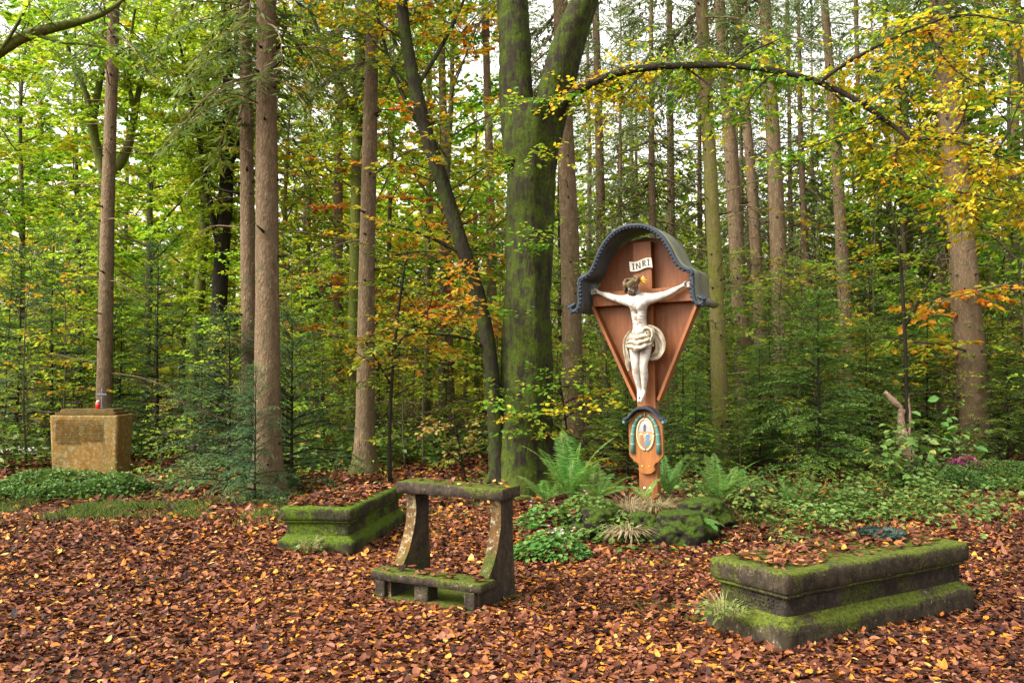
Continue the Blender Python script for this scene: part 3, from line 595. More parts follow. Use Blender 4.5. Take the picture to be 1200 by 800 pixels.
sub = [([(961,96),(985,78),(1010,64),(1045,45),(1080,31),(1110,20),(1140,17),(1170,22),(1205,30)], 10.25, 9.4, 5, 1.5), ([(1012,121),(1035,108),(1055,100),(1070,86),(1079,75)], 10.1, 9.8, 4, 1), ([(1066,164),(1090,162),(1112,163),(1135,169),(1165,180),(1200,197),(1240,215)], 10, 9.3, 4.5, 1),
       ([(1066,166),(1052,172),(1047,186),(1058,202),(1072,214),(1100,224),(1125,240),(1150,262)], 10, 9.7, 4, 1), ([(1112,162),(1125,148),(1131,132),(1134,116)], 9.9, 9.8, 3.5, 1), ([(912,83),(895,95),(880,112),(872,135)], 10.3, 10.1, 3, 1),
       ([(856,76),(880,60),(905,50),(925,40)], 10.5, 10.3, 3, 1), ([(1032,137),(1010,150),(985,160),(955,170),(930,178)], 10.1, 9.9, 3, 1), ([(800,77),(830,98),(850,120)], 10.6, 10.4, 3, 1), ([(961,96),(990,120),(1010,150),(1030,190),(1040,230)], 10.2, 10.4, 3, 1),
       ([(1165,180),(1180,160),(1190,130),(1205,100)], 9.5, 9.3, 3, 1), ([(1100,224),(1130,225),(1165,235),(1200,240)], 9.8, 9.5, 3, 1), ([(1085,31),(1100,60),(1120,85),(1150,100)], 9.9, 9.6, 3, 1), ([(1140,170),(1150,200),(1175,215),(1210,225)], 9.7, 9.4, 3, 1), ([(760,79),(745,95),(735,110)], 10.7, 10.6, 2.5, 1), ([(720,86),(730,105),(728,125)], 10.8, 10.7, 2.5, 1)]
subq = [limb(ar, p, a, b, w0, w1, 6, rng, BB, .1) for p, a, b, w0, w1 in sub]
ar.build('arching_branch', M['bark_dark'], beech, smooth=True)['label'] = 'long thin branch arching out to the right over the clearing'
lf = NB(); tw = NB()
for bi, q in enumerate([aq[18:]]+subq):
    Lq = np.linalg.norm(np.diff(q, axis=0), axis=1).sum(); m = int(Lq*(22 if bi == 0 else 18))
    for j in range(m):
        t = rng.random(); t = .05+.95*t; p, d = at_poly(q, min(t, .999)); az = rng.random()*6.283
        e = np.array([math.cos(az), abs(math.sin(az))*1.1-.15, rng.normal(-.15, .4)])+d*.5; ln = .25+.5*rng.random()
        tp = wander(rng, p, e, ln, 4, .14, 0, .08); tw.tube(tp, np.linspace(.004, .0015, 5), 3, cap=False)
        px = p[0]+BB[0]; h = .50+.15*math.sin(px*1.7+p[2]*1.3)+rng.normal(0, .10)
        TW.append((tp[0], tp[2]-tp[0], ln*.55, h)); TW.append((tp[2], tp[4]-tp[2], ln*.55, h+.05))
        l2 = unit(np.cross(UP, tp[2]-tp[1])); TW.append((tp[2], (tp[2]-tp[1])/ln*4*.6+l2*rng.choice([-1, 1])*.8, ln*.5, h))
# sprigs on the trunk and upper limbs
spr = [(640,118,-.3),(595,128,.1),(600,200,0),(628,275,-.2),(604,290,-.2),(640,290,.2),(598,370,-.2),(640,182,.2),(600,505,-.3),(585,470,-.2),(640,455,.2),(655,480,.2),(655,440,.3),(690,470,.4)]
for a, b, h in spr:
    p = np.array(P(a, b, BD-.42))-BB
    for _ in range(5): TW.append((p, np.array([rng.normal(0, 1), -.7, rng.normal(.05, .2)]), .3+.25*rng.random(), .35+h*.3+rng.normal(0, .08)))
spray(lf, rng, TW, 32, .064, .045, .4, spread=.012)
# crown above the picture
wd2, lf2 = deciduous(7, 9, .12, .08, 4.2, 22, (.085, .055), 13, (.5, .18)); off = np.array(P(610, -60, BD))-BB; 
up = NB(); up.add(np.concatenate(wd2.V)+off, [f for f, m in wd2.F]); lf.add(np.concatenate(lf2.V)+off, [f for f, m in lf2.F], np.concatenate(lf2.A))
up.V += tw.V; up.A += tw.A; up.F += [(f+up.n, 0) for f, m in tw.F]; up.n += tw.n
up.build('upper_branches', M['bark_dark'], beech); lf.build('crown', M['leaf_gold'], beech)

def traced_tree(name, label, limbs, D, bark, leafm=None, sprays=None, seed=0, hue=.5, group=None, k=10, leaf=(.075, .05), per_m=28, n_tw=60, twl=.5, trange=(.3, 1)):
    """tree whose stem and limbs follow the ones in the picture; limbs = [(pixel path, D0, D1, widths)]"""
    rng = nrng(500+seed); p0 = limbs[0][0][0]; q0 = P(*p0, D); base = np.array([q0.x, D, H1(q0.x, D)]); t = thing(name, label, 'tree', base, 0, group); nb = NB(); qs = []
    for i, (path, a, b, wds) in enumerate(limbs): qs.append(limb(nb, path, a, b, wds, 0, k if i == 0 else 7, rng, base))
    nb2 = NB(); T = []
    if leafm:
        for q in qs:
            Lq = np.linalg.norm(np.diff(q, axis=0), axis=1).sum()
            for _ in range(int(n_tw*Lq/4)):
                u = trange[0]+(trange[1]-trange[0])*rng.random(); p, d = at_poly(q, min(u, .999)); az = rng.random()*6.283
                e = np.array([math.cos(az), math.sin(az), rng.normal(.1, .3)]); ln = twl*(.5+1.3*rng.random()**1.5)*1.5
                b = wander(rng, p, e, ln, 6, .12, 0, .10); nb.tube(b, np.linspace(.009, .002, 7), 4, cap=False); h = hue+rng.normal(0, .14)
                for s_ in range(1, 6):
                    d2 = b[s_+1]-b[s_]; l2 = unit(np.cross(UP, d2)); 
                    for sg in (-1, 1):
                        if rng.random() < .75: T.append((b[s_], unit(d2)*.7+sg*l2*.7, ln*.30*(1.2-s_/7), h+rng.normal(0, .06)))
                T.append((b[3], b[6]-b[3], ln*.5, h))
    nb.build('trunk', M[bark], t, smooth=True)
    if leafm: lf = NB(); spray(lf, rng, T, per_m, leaf[0], leaf[1], .4); lf.build('crown', M[leafm], t)
    return t
traced_tree('beech_tree', 'dark leaning stem rising steeply left beside the mossy forked beech', [([(585,600),(583,540),(580,480),(574,410),(562,350),(545,300),(528,245),(512,195),(498,150),(487,105),(478,60),(471,10),(466,-60),(468,-140)], 11.0, 11.0, [26, 22, 19, 18, 18, 18, 18, 18, 17, 16, 15, 14, 12, 8]),
    ([(500,160),(475,120),(455,70),(440,10),(430,-60)], 11, 11.6, [7, 5, 4, 3, 2]), ([(545,300),(520,285),(485,270),(450,262)], 11, 10.8, [6, 5, 4, 2]), ([(487,105),(515,60),(540,10),(560,-40)], 11, 11.3, [6, 5, 4, 2]), ([(576,410),(545,395),(510,390),(470,392)], 11, 10.7, [5, 4, 3, 2])], 11.0, 'bark_stem', 'leaf_gold', seed=1, hue=.50, n_tw=22, trange=(.35, 1), per_m=24)
traced_tree('beech_tree', 'dark mossy broadleaf trunk close behind the spruce with the mossy foot', [([(412,560),(413,500),(415,400),(417,250),(420,100),(425,-20),(430,-160)], 17, 17, [18, 15, 14, 14, 13, 12, 8]), ([(418,200),(440,130),(470,60),(490,0)], 17, 16.5, [7, 6, 5, 3]), ([(419,150),(395,90),(370,30),(350,-30)], 17, 16.5, [7, 6, 5, 3])], 17, 'bark_moss', 'leaf_gold', seed=2, hue=.42, n_tw=40, leaf=(.09, .06))
traced_tree('beech_tree', 'dark broadleaf tree with high forked limbs left of the paired spruces', [([(250,540),(254,420),(258,330),(264,240),(268,150),(267,80),(262,-20),(262,-120)], 19, 19, [22, 19, 18, 17, 15, 12, 9, 6]), ([(258,300),(245,230),(236,180),(225,110),(205,30)], 19, 18.4, [8, 7, 6, 5, 3]), ([(266,200),(290,150),(310,100),(340,20)], 19, 19.5, [8, 7, 5, 3]), ([(267,90),(280,40),(285,-20)], 19, 19, [8, 6, 4])], 19, 'bark_dark', 'leaf_lime', seed=3, hue=.45, n_tw=48, leaf=(.10, .07), twl=.65)
traced_tree('beech_tree', 'slender mossy stem leaning right just left of the dark forked broadleaf', [([(222,540),(228,430),(236,320),(242,220),(243,120),(238,20)], 20, 20, [13, 12, 12, 11, 9, 6]), ([(240,240),(222,190),(212,130),(190,70)], 20, 20.5, [6, 5, 4, 3])], 20, 'bark_moss', 'leaf_lime', seed=4, hue=.5, n_tw=40, leaf=(.10, .07))
traced_tree('beech_tree', 'mossy broadleaf tree with wide forked boughs behind the slim spruce by the monument', [([(119,545),(121,400),(122,270),(124,205)], 17.2, 17.2, [17, 15, 15, 16]), ([(124,208),(112,170),(108,140),(100,105),(84,75),(76,40),(70,-30)], 17.2, 16.5, [13, 11, 10, 7, 6, 5, 3]), ([(108,145),(116,100),(124,60),(130,20),(133,-40)], 17, 17.6, [9, 8, 7, 6, 4]), ([(126,208),(142,190),(153,165),(158,130),(165,95),(178,50),(190,0)], 17.2, 17.8, [13, 12, 10, 8, 6, 4, 3]), ([(157,130),(150,95),(152,50),(160,0)], 17.5, 17, [6, 5, 4, 3])], 17.2, 'bark_moss', 'leaf_lime', seed=5, hue=.5, n_tw=40, leaf=(.09, .06))
traced_tree('beech_tree', 'beech reaching in with one thick mossy bough from the left edge', [([(-110,640),(-106,400),(-100,200),(-92,120),(-85,20),(-80,-100)], 10.2, 10.2, [34, 30, 26, 24, 20, 12]), ([(-94,125),(-50,88),(0,60),(28,42),(60,33),(100,24),(128,13),(150,-5)], 10.2, 10, [18, 16, 15, 14, 12, 9, 7, 4]), ([(40,40),(70,50),(100,52),(125,56)], 10.1, 10, [5, 4, 3, 2]), ([(0,60),(20,30),(35,0)], 10.1, 9.9, [5, 4, 3])], 10.2, 'bark_moss', 'leaf_lime', seed=6, hue=.5, n_tw=12, leaf=(.07, .048), twl=.45)
traced_tree('sapling', 'thin dark sapling with pale yellow sprays standing left of the leaning stem', [([(457,560),(456,500),(460,430),(464,390),(470,340),(478,290)], 12.6, 12.6, [5, 4.5, 4, 3.5, 3, 2]), ([(458,450),(440,420),(425,395)], 12.6, 12.3, [3, 2, 1.5]), ([(461,410),(485,380),(505,360)], 12.6, 12.4, [3, 2, 1.5])], 12.6, 'bark_dark', 'leaf_gold', seed=7, hue=.42, n_tw=40, per_m=20, leaf=(.065, .045), twl=.4)
traced_tree('sapling', 'thin dark forked sapling rising behind the pale pink stone', [([(1064,545),(1063,480),(1061,400),(1057,330),(1052,280),(1046,245)], 14, 14, [5, 5, 4.5, 4, 3, 2]), ([(1062,380),(1078,350),(1092,320),(1104,295)], 14, 13.8, [4, 3.5, 3, 2])], 14, 'bark_dark', 'leaf_green', seed=8, hue=.6, n_tw=14, per_m=18, twl=.35)
traced_tree('sapling', 'low beech sapling with pale yellow leaf sprays beside the kneeler and mossy trunk', [([(548,585),(545,560),(540,530),(535,505),(530,480)], 11.6, 11.5, [3.5, 3, 2.5, 2, 1.5]), ([(543,545),(520,525),(495,512)], 11.5, 11.2, [2, 1.5, 1.2]), ([(540,530),(565,512),(585,498)], 11.5, 11.1, [2, 1.5, 1.2]), ([(536,510),(510,495),(488,490)], 11.5, 11.2, [2, 1.5, 1])], 11.6, 'bark_dark', 'leaf_pale', seed=9, hue=.5, n_tw=26, per_m=22, twl=.28, leaf=(.062, .043))
traced_tree('sapling', 'beech sapling with golden green sprays between the mossy beech and the crucifix', [([(668,590),(668,550),(664,500),(660,470),(655,440)], 11.3, 11.2, [3.5, 3, 2.5, 2, 1.5]), ([(666,540),(690,515),(715,500)], 11.2, 11, [2, 1.5, 1]), ([(664,510),(640,490),(618,482)], 11.2, 10.5, [2, 1.5, 1]), ([(662,490),(690,470),(712,460)], 11.2, 11, [2, 1.5, 1])], 11.3, 'bark_dark', 'leaf_gold', seed=10, hue=.42, n_tw=34, per_m=26, twl=.30, leaf=(.062, .043))
# ------------------------------------------------------------------ broadleaves and conifers filling the forest behind
rng = nrng(12)
def gp(px, D): q = P(px, 435, D); return (q.x, D, H1(q.x, D))
def row(kind, spots, name, label, cat, group, smin=.85, smax=1.15, sink=.05):
    for i, (px, D) in enumerate(spots):
        pr = PR[kind][i % len(PR[kind])]; x, y, z = gp(px, D); s = rng.uniform(smin, smax)
        plant(name, label, cat, pr, (x, y, z-sink), rng.random()*6.28, s, group)
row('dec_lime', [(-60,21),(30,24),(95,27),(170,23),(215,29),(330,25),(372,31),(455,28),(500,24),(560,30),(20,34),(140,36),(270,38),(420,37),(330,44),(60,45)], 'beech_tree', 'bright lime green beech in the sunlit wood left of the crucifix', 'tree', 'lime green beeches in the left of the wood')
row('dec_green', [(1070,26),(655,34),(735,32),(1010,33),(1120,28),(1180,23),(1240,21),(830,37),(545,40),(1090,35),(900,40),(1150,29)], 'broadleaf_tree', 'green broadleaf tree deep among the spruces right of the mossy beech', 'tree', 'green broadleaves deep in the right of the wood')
row('dec_gold', [(440,19),(520,20),(1215,17)], 'beech_tree', 'yellowing beech with orange-tipped leaves standing among the spruces', 'tree', 'yellowing beeches among the spruces')
row('spruce', [(725,30),(765,25),(870,33),(945,27),(1030,30),(1105,26),(1200,31),(690,38),(820,30),(985,29),(905,29),(1060,33),(745,36),(955,38),(865,40),(1260,26),(360,27),(610,33),(-20,30)], 'spruce_tree', 'grey-green spruce with drooping needled boughs deep in the forest', 'tree', 'spruces with drooping boughs deep in the forest')
# dark young firs
for (px, D, s, lab) in [(186,16.5,1.12,'dark young fir with a clear pointed top right of the monument'), (60,17.5,1.25,'dark young fir behind the left half of the monument'), (95,19.5,1.5,'tall dark young fir right behind the slim spruce by the monument'),
        (20,16.5,1.1,'dark young fir nearest the left edge of the view'), (140,17.4,.85,'short dark fir just right of the monument'), (235,15.2,.72,'short dark fir between the monument and the yew bush'),
        (800,14.0,.62,'short dark fir just right of the crucifix post'), (838,15.6,.80,'dark fir filling the gap behind the green algae-tinted spruce foot'), (905,15.2,.72,'dark fir directly behind the left half of the young hemlock'),
        (1022,15.6,.85,'dark fir behind the pale pink stone'), (1085,17.2,.8,'dark fir between the pale pink stone and the thick leaning spruce'), (1180,18.4,.95,'dark fir right of the thick leaning spruce'), (870,20,1.1,'tall dark fir behind the foot of the reddish spruces'), (380,17.5,.6,'small dark fir left of the spruce with the mossy foot'), (-20,19,1.5,'tall dark fir half outside the left edge of the view'), (-45,14,.9,'dark fir hanging into the view low at the left edge')]:
    k = 0 if px < 400 else 1; plant('fir_tree', lab, 'tree', PR['young_fir'][k], gp(px, D), rng.random()*6, s)
for (px, D, s, lab) in [(815, 13.2, .55, 'small feathery hemlock right behind the crucifix'), (890, 13.8, .72, 'feathery hemlock between the crucifix and the young hemlock'), (1015, 14.6, .85, 'feathery hemlock overlapping the right boughs of the young hemlock'), (1180, 15.8, .75, 'feathery hemlock at the right edge behind the grave planting'), (735, 13.5, .6, 'small feathery hemlock seen left of the crucifix post'), (940, 18, 1.2, 'tall feathery hemlock rising behind the young hemlock'), (1060, 19, 1.3, 'tall feathery hemlock behind the thin forked sapling')]:
    plant('hemlock_tree', lab, 'tree', PR['hemlock'][0], gp(px, D), px*.37, s)
plant('hemlock_tree', 'young hemlock with layered feathery boughs and thin dark stem right of the crucifix', 'tree', PR['hemlock'][0], tuple(G(961, 566)), .4, 1.0)
# beech saplings of the undergrowth
sp = []
for k in range(180): sp.append((rng.uniform(-40, 1240), 14.5+15*rng.random()**1.3))
lab = {0: ('green beech sapling in the shady undergrowth between the trunks', 'green saplings in the undergrowth'), 1: ('lime green beech sapling in the light undergrowth between the trunks', 'lime green saplings in the undergrowth'), 2: ('golden green beech sapling in the undergrowth between the trunks', 'golden green saplings in the undergrowth'), 3: ('pale green beech sapling in the undergrowth between the trunks', 'pale green saplings in the undergrowth')}
for px, D in sp:
    if D < 16.3 and (40 < px < 175 or 1090 < px < 1180): continue
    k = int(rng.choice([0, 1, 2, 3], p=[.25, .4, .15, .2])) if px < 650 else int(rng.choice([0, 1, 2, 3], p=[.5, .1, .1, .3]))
    plant('sapling', lab[k][0], 'sapling', PR['sapling'][k], gp(px, D), rng.random()*6, rng.uniform(.55, 1.15), lab[k][1])
for (px, D, s, k, lb) in [(868, 12.9, .34, 0, 'low leafy sapling in front of the left boughs of the young hemlock'), (935, 11.9, .26, 3, 'very low leafy sapling right before the young hemlock stem'), (1000, 12.6, .36, 0, 'low leafy sapling between the young hemlock and the pale pink stone'), (1118, 13.6, .34, 3, 'low leafy sapling behind the grave planting'), (815, 11.6, .28, 1, 'low bright sapling just behind the boulders'), (190, 13.5, .34, 1, 'low bright sapling right of the ochre monument')]:
    plant('sapling', lb, 'sapling', PR['sapling'][k], gp(px, D), px, s)
# far wood that closes the view
def far_wood():
    r = nrng(66); nb = NB(); n = 100000
    ncl = 1300; cx = r.uniform(-52, 52, ncl); cy = r.uniform(47, 66, ncl); cz = 14*r.random(ncl)**1.7; cs = .8+1.1*r.random(ncl)
    i = r.integers(0, ncl, n); p = np.stack([cx[i], cy[i], cz[i]], -1)+r.normal(0, 1, (n, 3))*cs[i][:, None]*np.array([1.1, 1, .7]); p[:, 2] = np.abs(p[:, 2])
    h = np.clip(np.where(p[:, 0] < 2, .62, .3)+r.normal(0, .17, n), 0, 1); d = r.normal(0, 1, (n, 3)); d[:, 2] *= .4
    nb.leaves(p, d, unit(UP*.6+r.normal(0, .6, (n, 3))), 0.50*(.6+.8*r.random(n)), .32, h, .15)
    tag(nb.build('far_wood', M['leaf_lime']), 'hazy green wall of far trees closing the view', 'wood', kind='stuff')
far_wood()

# ------------------------------------------------------------------ yew bush round the paired spruces
for (loc, s, rz, lab) in [(tuple(G(268, 574)), (1.05, .8, .95), .3, 'dark green feathery yew bush spreading left of the paired spruces'), ((P(342, 435, 12.0).x, 12.05, 0), .95, 1.4, 'narrow dark yew growing close on the right side of the paired spruces'), ((P(300, 435, 10.95).x, 10.95, 0), (.62, .5, .66), 2.2, 'small dark yew sprouting right at the foot of the paired spruces')]:
    plant('yew_bush', lab, 'bush', PR['yew'][0], loc, rz, s, parts=('stem', 'foliage'))

# ------------------------------------------------------------------ tombs
def loft_box(levels, L, W, nu=36, nv=14, seed=0, amp=.006, cap=True, rd=.018):
    """stack of rounded rectangles [(z, outset)] with worn edges; local origin at the near corner"""
    nb = NB(); rings = []
    for z, o in levels:
        x0, x1, y0, y1 = -o, L+o, -o, W+o; pts = []
        rad = rd
        def side(a, b, n):
            for k in range(n): pts.append((a[0]+(b[0]-a[0])*k/n, a[1]+(b[1]-a[1])*k/n, z))
        side((x0+rad, y0), (x1-rad, y0), nu); side((x1-rad, y0), (x1, y0+rad), 2); side((x1, y0+rad), (x1, y1-rad), nv); side((x1, y1-rad), (x1-rad, y1), 2)
        side((x1-rad, y1), (x0+rad, y1), nu); side((x0+rad, y1), (x0, y1-rad), 2); side((x0, y1-rad), (x0, y0+rad), nv); side((x0, y0+rad), (x0+rad, y0), 2); rings.append(pts)
    V = np.array(rings); m = V.shape[1]; V = V.reshape(-1, 3)
    for i in range(len(V)):
        q = Vector(V[i])+Vector((seed*7.3, 0, 0)); V[i] += np.array(noise.noise_vector(q*5))*amp+np.array(noise.noise_vector(q*18))*amp*.6
    i = np.arange(len(levels)-1)[:, None]*m; j = np.arange(m)[None]; j2 = (j+1) % m
    Fs = [np.stack([i+j, i+j2, i+m+j2, i+m+j], -1).reshape(-1, 4)]
    if cap: Fs.append(np.arange(m)[None]+(len(levels)-1)*m)
    nb.add(V, Fs); return nb
def rel(h, a): return [(z*h, o) for z, o in a]
BASE = [(-.12, .0), (0, .0), (.20, -.002), (.29, -.004), (.315, -.018), (.33, -.03), (.36, -.036), (.375, -.05), (.41, -.058)]
WAIST = [(.41, -.060), (.5, -.062), (.6, -.064), (.66, -.062)]
LIPB = [(.655, -.066), (.665, -.038), (.70, -.036), (.71, -.05), (.72, -.03), (.735, -.022), (.80, -.02), (.88, -.018), (.95, -.02), (.985, -.03), (1.0, -.05), (1.0, -.10), (.99, -.125), (.982, -.13), (.980, -.2), (.980, -.3)]
def tomb(label, cfg, ms, seed):
    q, a, L, W, h = cfg; t = thing('stone_tomb', label, 'tomb', q, a)
    loft_box(rel(h, BASE), L, W, seed=seed).build('plinth', M[ms], t, True)
    loft_box(rel(h, WAIST), L, W, seed=seed+1, amp=.003).build('body', M['stone_body'] if seed < 5 else M[ms], t, True)
    loft_box(rel(h, LIPB), L, W, seed=seed+2).build('lid', M[ms], t, True); return t
tr_ = tomb('long dark mossy stone tomb with a wreath on its leaf-strewn lid', TOMB_R, 'stone_tomb', 1)
tomb('short bright green mossy stone tomb buried in leaves left of the kneeler', TOMB_L, 'stone_moss', 9)
# faint worn lettering (illegible) on the short face of the right tomb: shallow grooves
r = nrng(4); nb = NB()
for ln_ in range(4):
    y = .12
    while y < .52:
        wl = r.uniform(.012, .03); nb.box((.060, y, .345*.62+.035-ln_*.021+.03), (.004, wl, .004 if r.random() < .5 else .010)); y += wl+r.uniform(.008, .018)
nb.build('worn_lettering', M['stone_body'], tr_)
# wreath
def ont(cfg, u, v): q, a = cfg[0], cfg[1]; return (q.x+u*math.cos(a)-v*math.sin(a), q.y+u*math.sin(a)+v*math.cos(a), q.z)
def wreath():
    q, a, L, W, h = TOMB_R; a_ = ont(TOMB_R, 1.50, .46); c = Vector(a_); r = nrng(9); t = thing('wreath', 'dark blue-green wreath lying on the far end of the right tomb', 'wreath', (c.x, c.y, q.z+h+.015)); nb = NB(); n = 1700
    an = r.random(n)*6.283; rr = .125+r.normal(0, .014, n); p = np.stack([np.cos(an)*rr, np.sin(an)*rr, r.normal(.010, .006, n)], -1)
    d = np.stack([-np.sin(an), np.cos(an), 0*an], -1)+r.normal(0, .5, (n, 3)); nb.blades(p, d, r.normal(0, 1, (n, 3)), .045, .009, r.random(n))
    nb.build('fir_sprigs', M['wreath'], t); k = NB(); th = np.linspace(0, 6.283, 33); k.tube(np.stack([np.cos(th)*.125, np.sin(th)*.125, th*0+.010], -1), .012, 8); k.build('ring', M['wreath'], t, True)
wreath()

# ------------------------------------------------------------------ kneeler
def kneeler():
    q, a, L, W = KN; t = thing('stone_kneeler', 'weathered stone prayer kneeler with curved sides and mossy top', 'kneeler', q, a)
    def slab(x0, x1, y0, y1, z0, z1, nm, mt, seed, rd=.012):
        nb = loft_box([(z0, -.006), (z0+.003, 0), ((z0+z1)/2, 0), (z1-.004, 0), (z1, -.005), (z1, -.03), (z1+.003, -.07)], x1-x0, y1-y0, 26, 12, seed, .007, rd=.007); V = nb.V[0]; V += np.array([x0, y0, 0]); return nb.build(nm, M[mt], t, True)
    slab(-.05, L+.09, -.07, W+.02, -.06, .018, 'base_slab', 'stone_tomb', 21)
    def upright(x0, x1, seed):
        prof = [(.0, .018), (.0, .135), (.125, .137), (.132, .20)]
        for k in range(13):
            s = k/12; prof.append((.135+.185*(1-(1-s)**2.4)-.035*s**3, .20+.51*s))
        prof += [(W-.035, .71), (W-.03, .45), (W-.01, .2), (W, .018)]
        nb = NB(); n = len(prof); xs = np.linspace(x0, x1, 5); V = []
        for i, x in enumerate(xs):
            for (y, z) in prof: V.append((x, y, z))
        V = np.array(V)
        for i in range(len(V)): V[i] += np.array(noise.noise_vector(Vector(V[i])*7+Vector((seed, 0, 0))))*.006
        F = []
        for i in range(4):
            for j in range(n): F.append((i*n+j, i*n+(j+1) % n, (i+1)*n+(j+1) % n, (i+1)*n+j))
        F += [tuple(range(n-1, -1, -1)), tuple(range(4*n, 5*n))]
        nb.add(V, F); return bevel(nb.build('upright', M['stone_upright'], t), .010, 2)
    upright(.02, .105, 1.); upright(L-.10, L-.012, 5.)
    slab(-.045, L+.03, -.045, .155, .138, .198, 'kneeling_slab', 'stone_kneeler', 23)
    slab(-.03, L+.035, .235, W-.005, .712, .792, 'arm_rest', 'stone_kneeler', 25)
    nb = NB(); nb.box((.37, .05, .08), (.115, .13, .122)); bevel(nb.build('middle_foot', M['stone_kneeler'], t), .01)
    for x in (.035, L-.065):
        nb = NB(); nb.box((x, -.015, .08), (.085, .05, .122)); bevel(nb.build('foot', M['stone_kneeler'], t), .01)
kneeler()

# ------------------------------------------------------------------ ochre monument on the left
def monument():
    t = thing('stone_monument', 'ochre lichen-stained block monument with worn inscription at the left', 'monument', MON, R(2))
    Lm, Wm, h = 1.03, .62, .90; nb = loft_box([(-.05, -.03), (0, -.03), (.3, -.02), (.6, -.01), (h-.03, 0), (h-.012, .002), (h, -.008), (h, -.06)], Lm, Wm, 40, 20, 31, .006); nb.build('block', M['stone_ochre'], t, True)
    nb = loft_box([(h-.004, -.055), (h+.04, -.05), (h+.045, -.055), (h+.047, -.12)], Lm, Wm, 40, 20, 33, .006); nb.build('stepped_top', M['stone_ochre_top'], t, True)
    nb = loft_box([(h+.04, -.10), (h+.085, -.11), (h+.092, -.12), (h+.092, -.2)], Lm, Wm, 40, 20, 35, .006); nb.build('stepped_top', M['stone_ochre_top'], t, True)
    r = nrng(3); nb = NB()
    for col, x0 in ((0, .085), (1, .455)):
        for ln_ in range(10 if col == 0 else 9):
            x = x0+r.uniform(0, .01)
            while x < x0+.355:
                wl = r.uniform(.007, .012); z = .825-ln_*.037
                nb.box((x, .0005, z), (.005, .012, .020))
                if r.random() < .4: nb.box((x+wl*.5, .001, z+r.choice([-.008, .0, .008])), (wl, .0135, .005))
                x += wl+.008
    nb.build('worn_lettering', M['stone_ochre'], t)
    # things standing on it
    a = R(2); top = MON.z+h+.094
    def onm(u, v): return (MON.x+u*math.cos(a)-v*math.sin(a), MON.y+u*math.sin(a)+v*math.cos(a), top)
    c = thing('grave_candle', 'small red grave candle with white lid on the ochre monument', 'candle', onm(.60, .30)); nb = NB()
    nb.tube([(0, 0, 0), (0, 0, .004), (0, 0, .05), (0, 0, .092), (0, 0, .098)], [.030, .034, .036, .034, .026], 18); nb.build('glass', plain('red_glass', (.55, .012, .012), .15, .5, .1, 5, 0), c, True)
    nb = NB(); nb.tube([(0, 0, .098), (0, 0, .118), (0, 0, .128)], [.029, .029, .016], 18); nb.build('lid', M['white_board'], c, True)
    c = thing('metal_cross', 'small grey metal cross behind the red candle on the ochre monument', 'cross', onm(.615, .40)); nb = NB(); nb.box((0, 0, .155), (.026, .02, .31)); bevel(nb.build('shaft', plain('grey_metal', (.09, .10, .12), .45, .5, .2, 20, .1, .5), c), .004)
    nb = NB(); nb.box((0, -.002, .215), (.16, .026, .026)); bevel(nb.build('cross_bar', bpy.data.materials['grey_metal'], c), .004); nb = NB(); nb.box((0, 0, .01), (.09, .07, .02)); bevel(nb.build('foot', bpy.data.materials['grey_metal'], c), .004)
monument()
# ------------------------------------------------------------------ mossy boulders at the foot of the cross
def boulder(label, px, py, D, rx, ry, rz_, seed, rot=0):
    q = P(px, py, D); gz = H1(q.x, D); bm = __import__('bmesh').new(); __import__('bmesh').ops.create_icosphere(bm, subdivisions=5, radius=1)
    for v in bm.verts:
        c = v.co.normalized(); e = Vector((c.x*rx, c.y*ry, c.z*rz_)); f = 1+.10*noise.noise(c*5+Vector((seed, 9, 0)))+.30*noise.noise(c*1.3+Vector((seed, 0, 0)))+.14*noise.noise(c*3.1+Vector((seed, 4, 0)))+.05*noise.noise(c*8+Vector((0, seed, 0)))
        v.co = e*f; v.co += c*.010*noise.noise(c*40)
        if v.co.z > rz_*.75: v.co.z = rz_*.75+(v.co.z-rz_*.75)*.4
    me = bpy.data.meshes.new('boulder'); bm.to_mesh(me); bm.free(); me.materials.append(M['boulder'])
    for p in me.polygons: p.use_smooth = True
    o = bpy.data.objects.new('boulder', me); COL.objects.link(o); o.location = (q.x, D, gz+rz_*.35); o.rotation_euler = (0, 0, rot); tag(o, label, 'boulder'); return o
boulder('largest mossy boulder below the cross, with a fern frond at its right end', 797, 640, 8.45, .30, .26, .24, 2.0)
boulder('small round mossy boulder left of the largest boulder below the cross', 752, 636, 8.55, .17, .18, .20, 5.5)
boulder('low mossy boulder under the ivy leaves left of the dry fronds', 700, 634, 8.75, .26, .2, .22, 9.1, .4)
boulder('flat mossy boulder right behind the largest boulder below the cross', 828, 618, 8.85, .26, .22, .20, 12.7, .2)

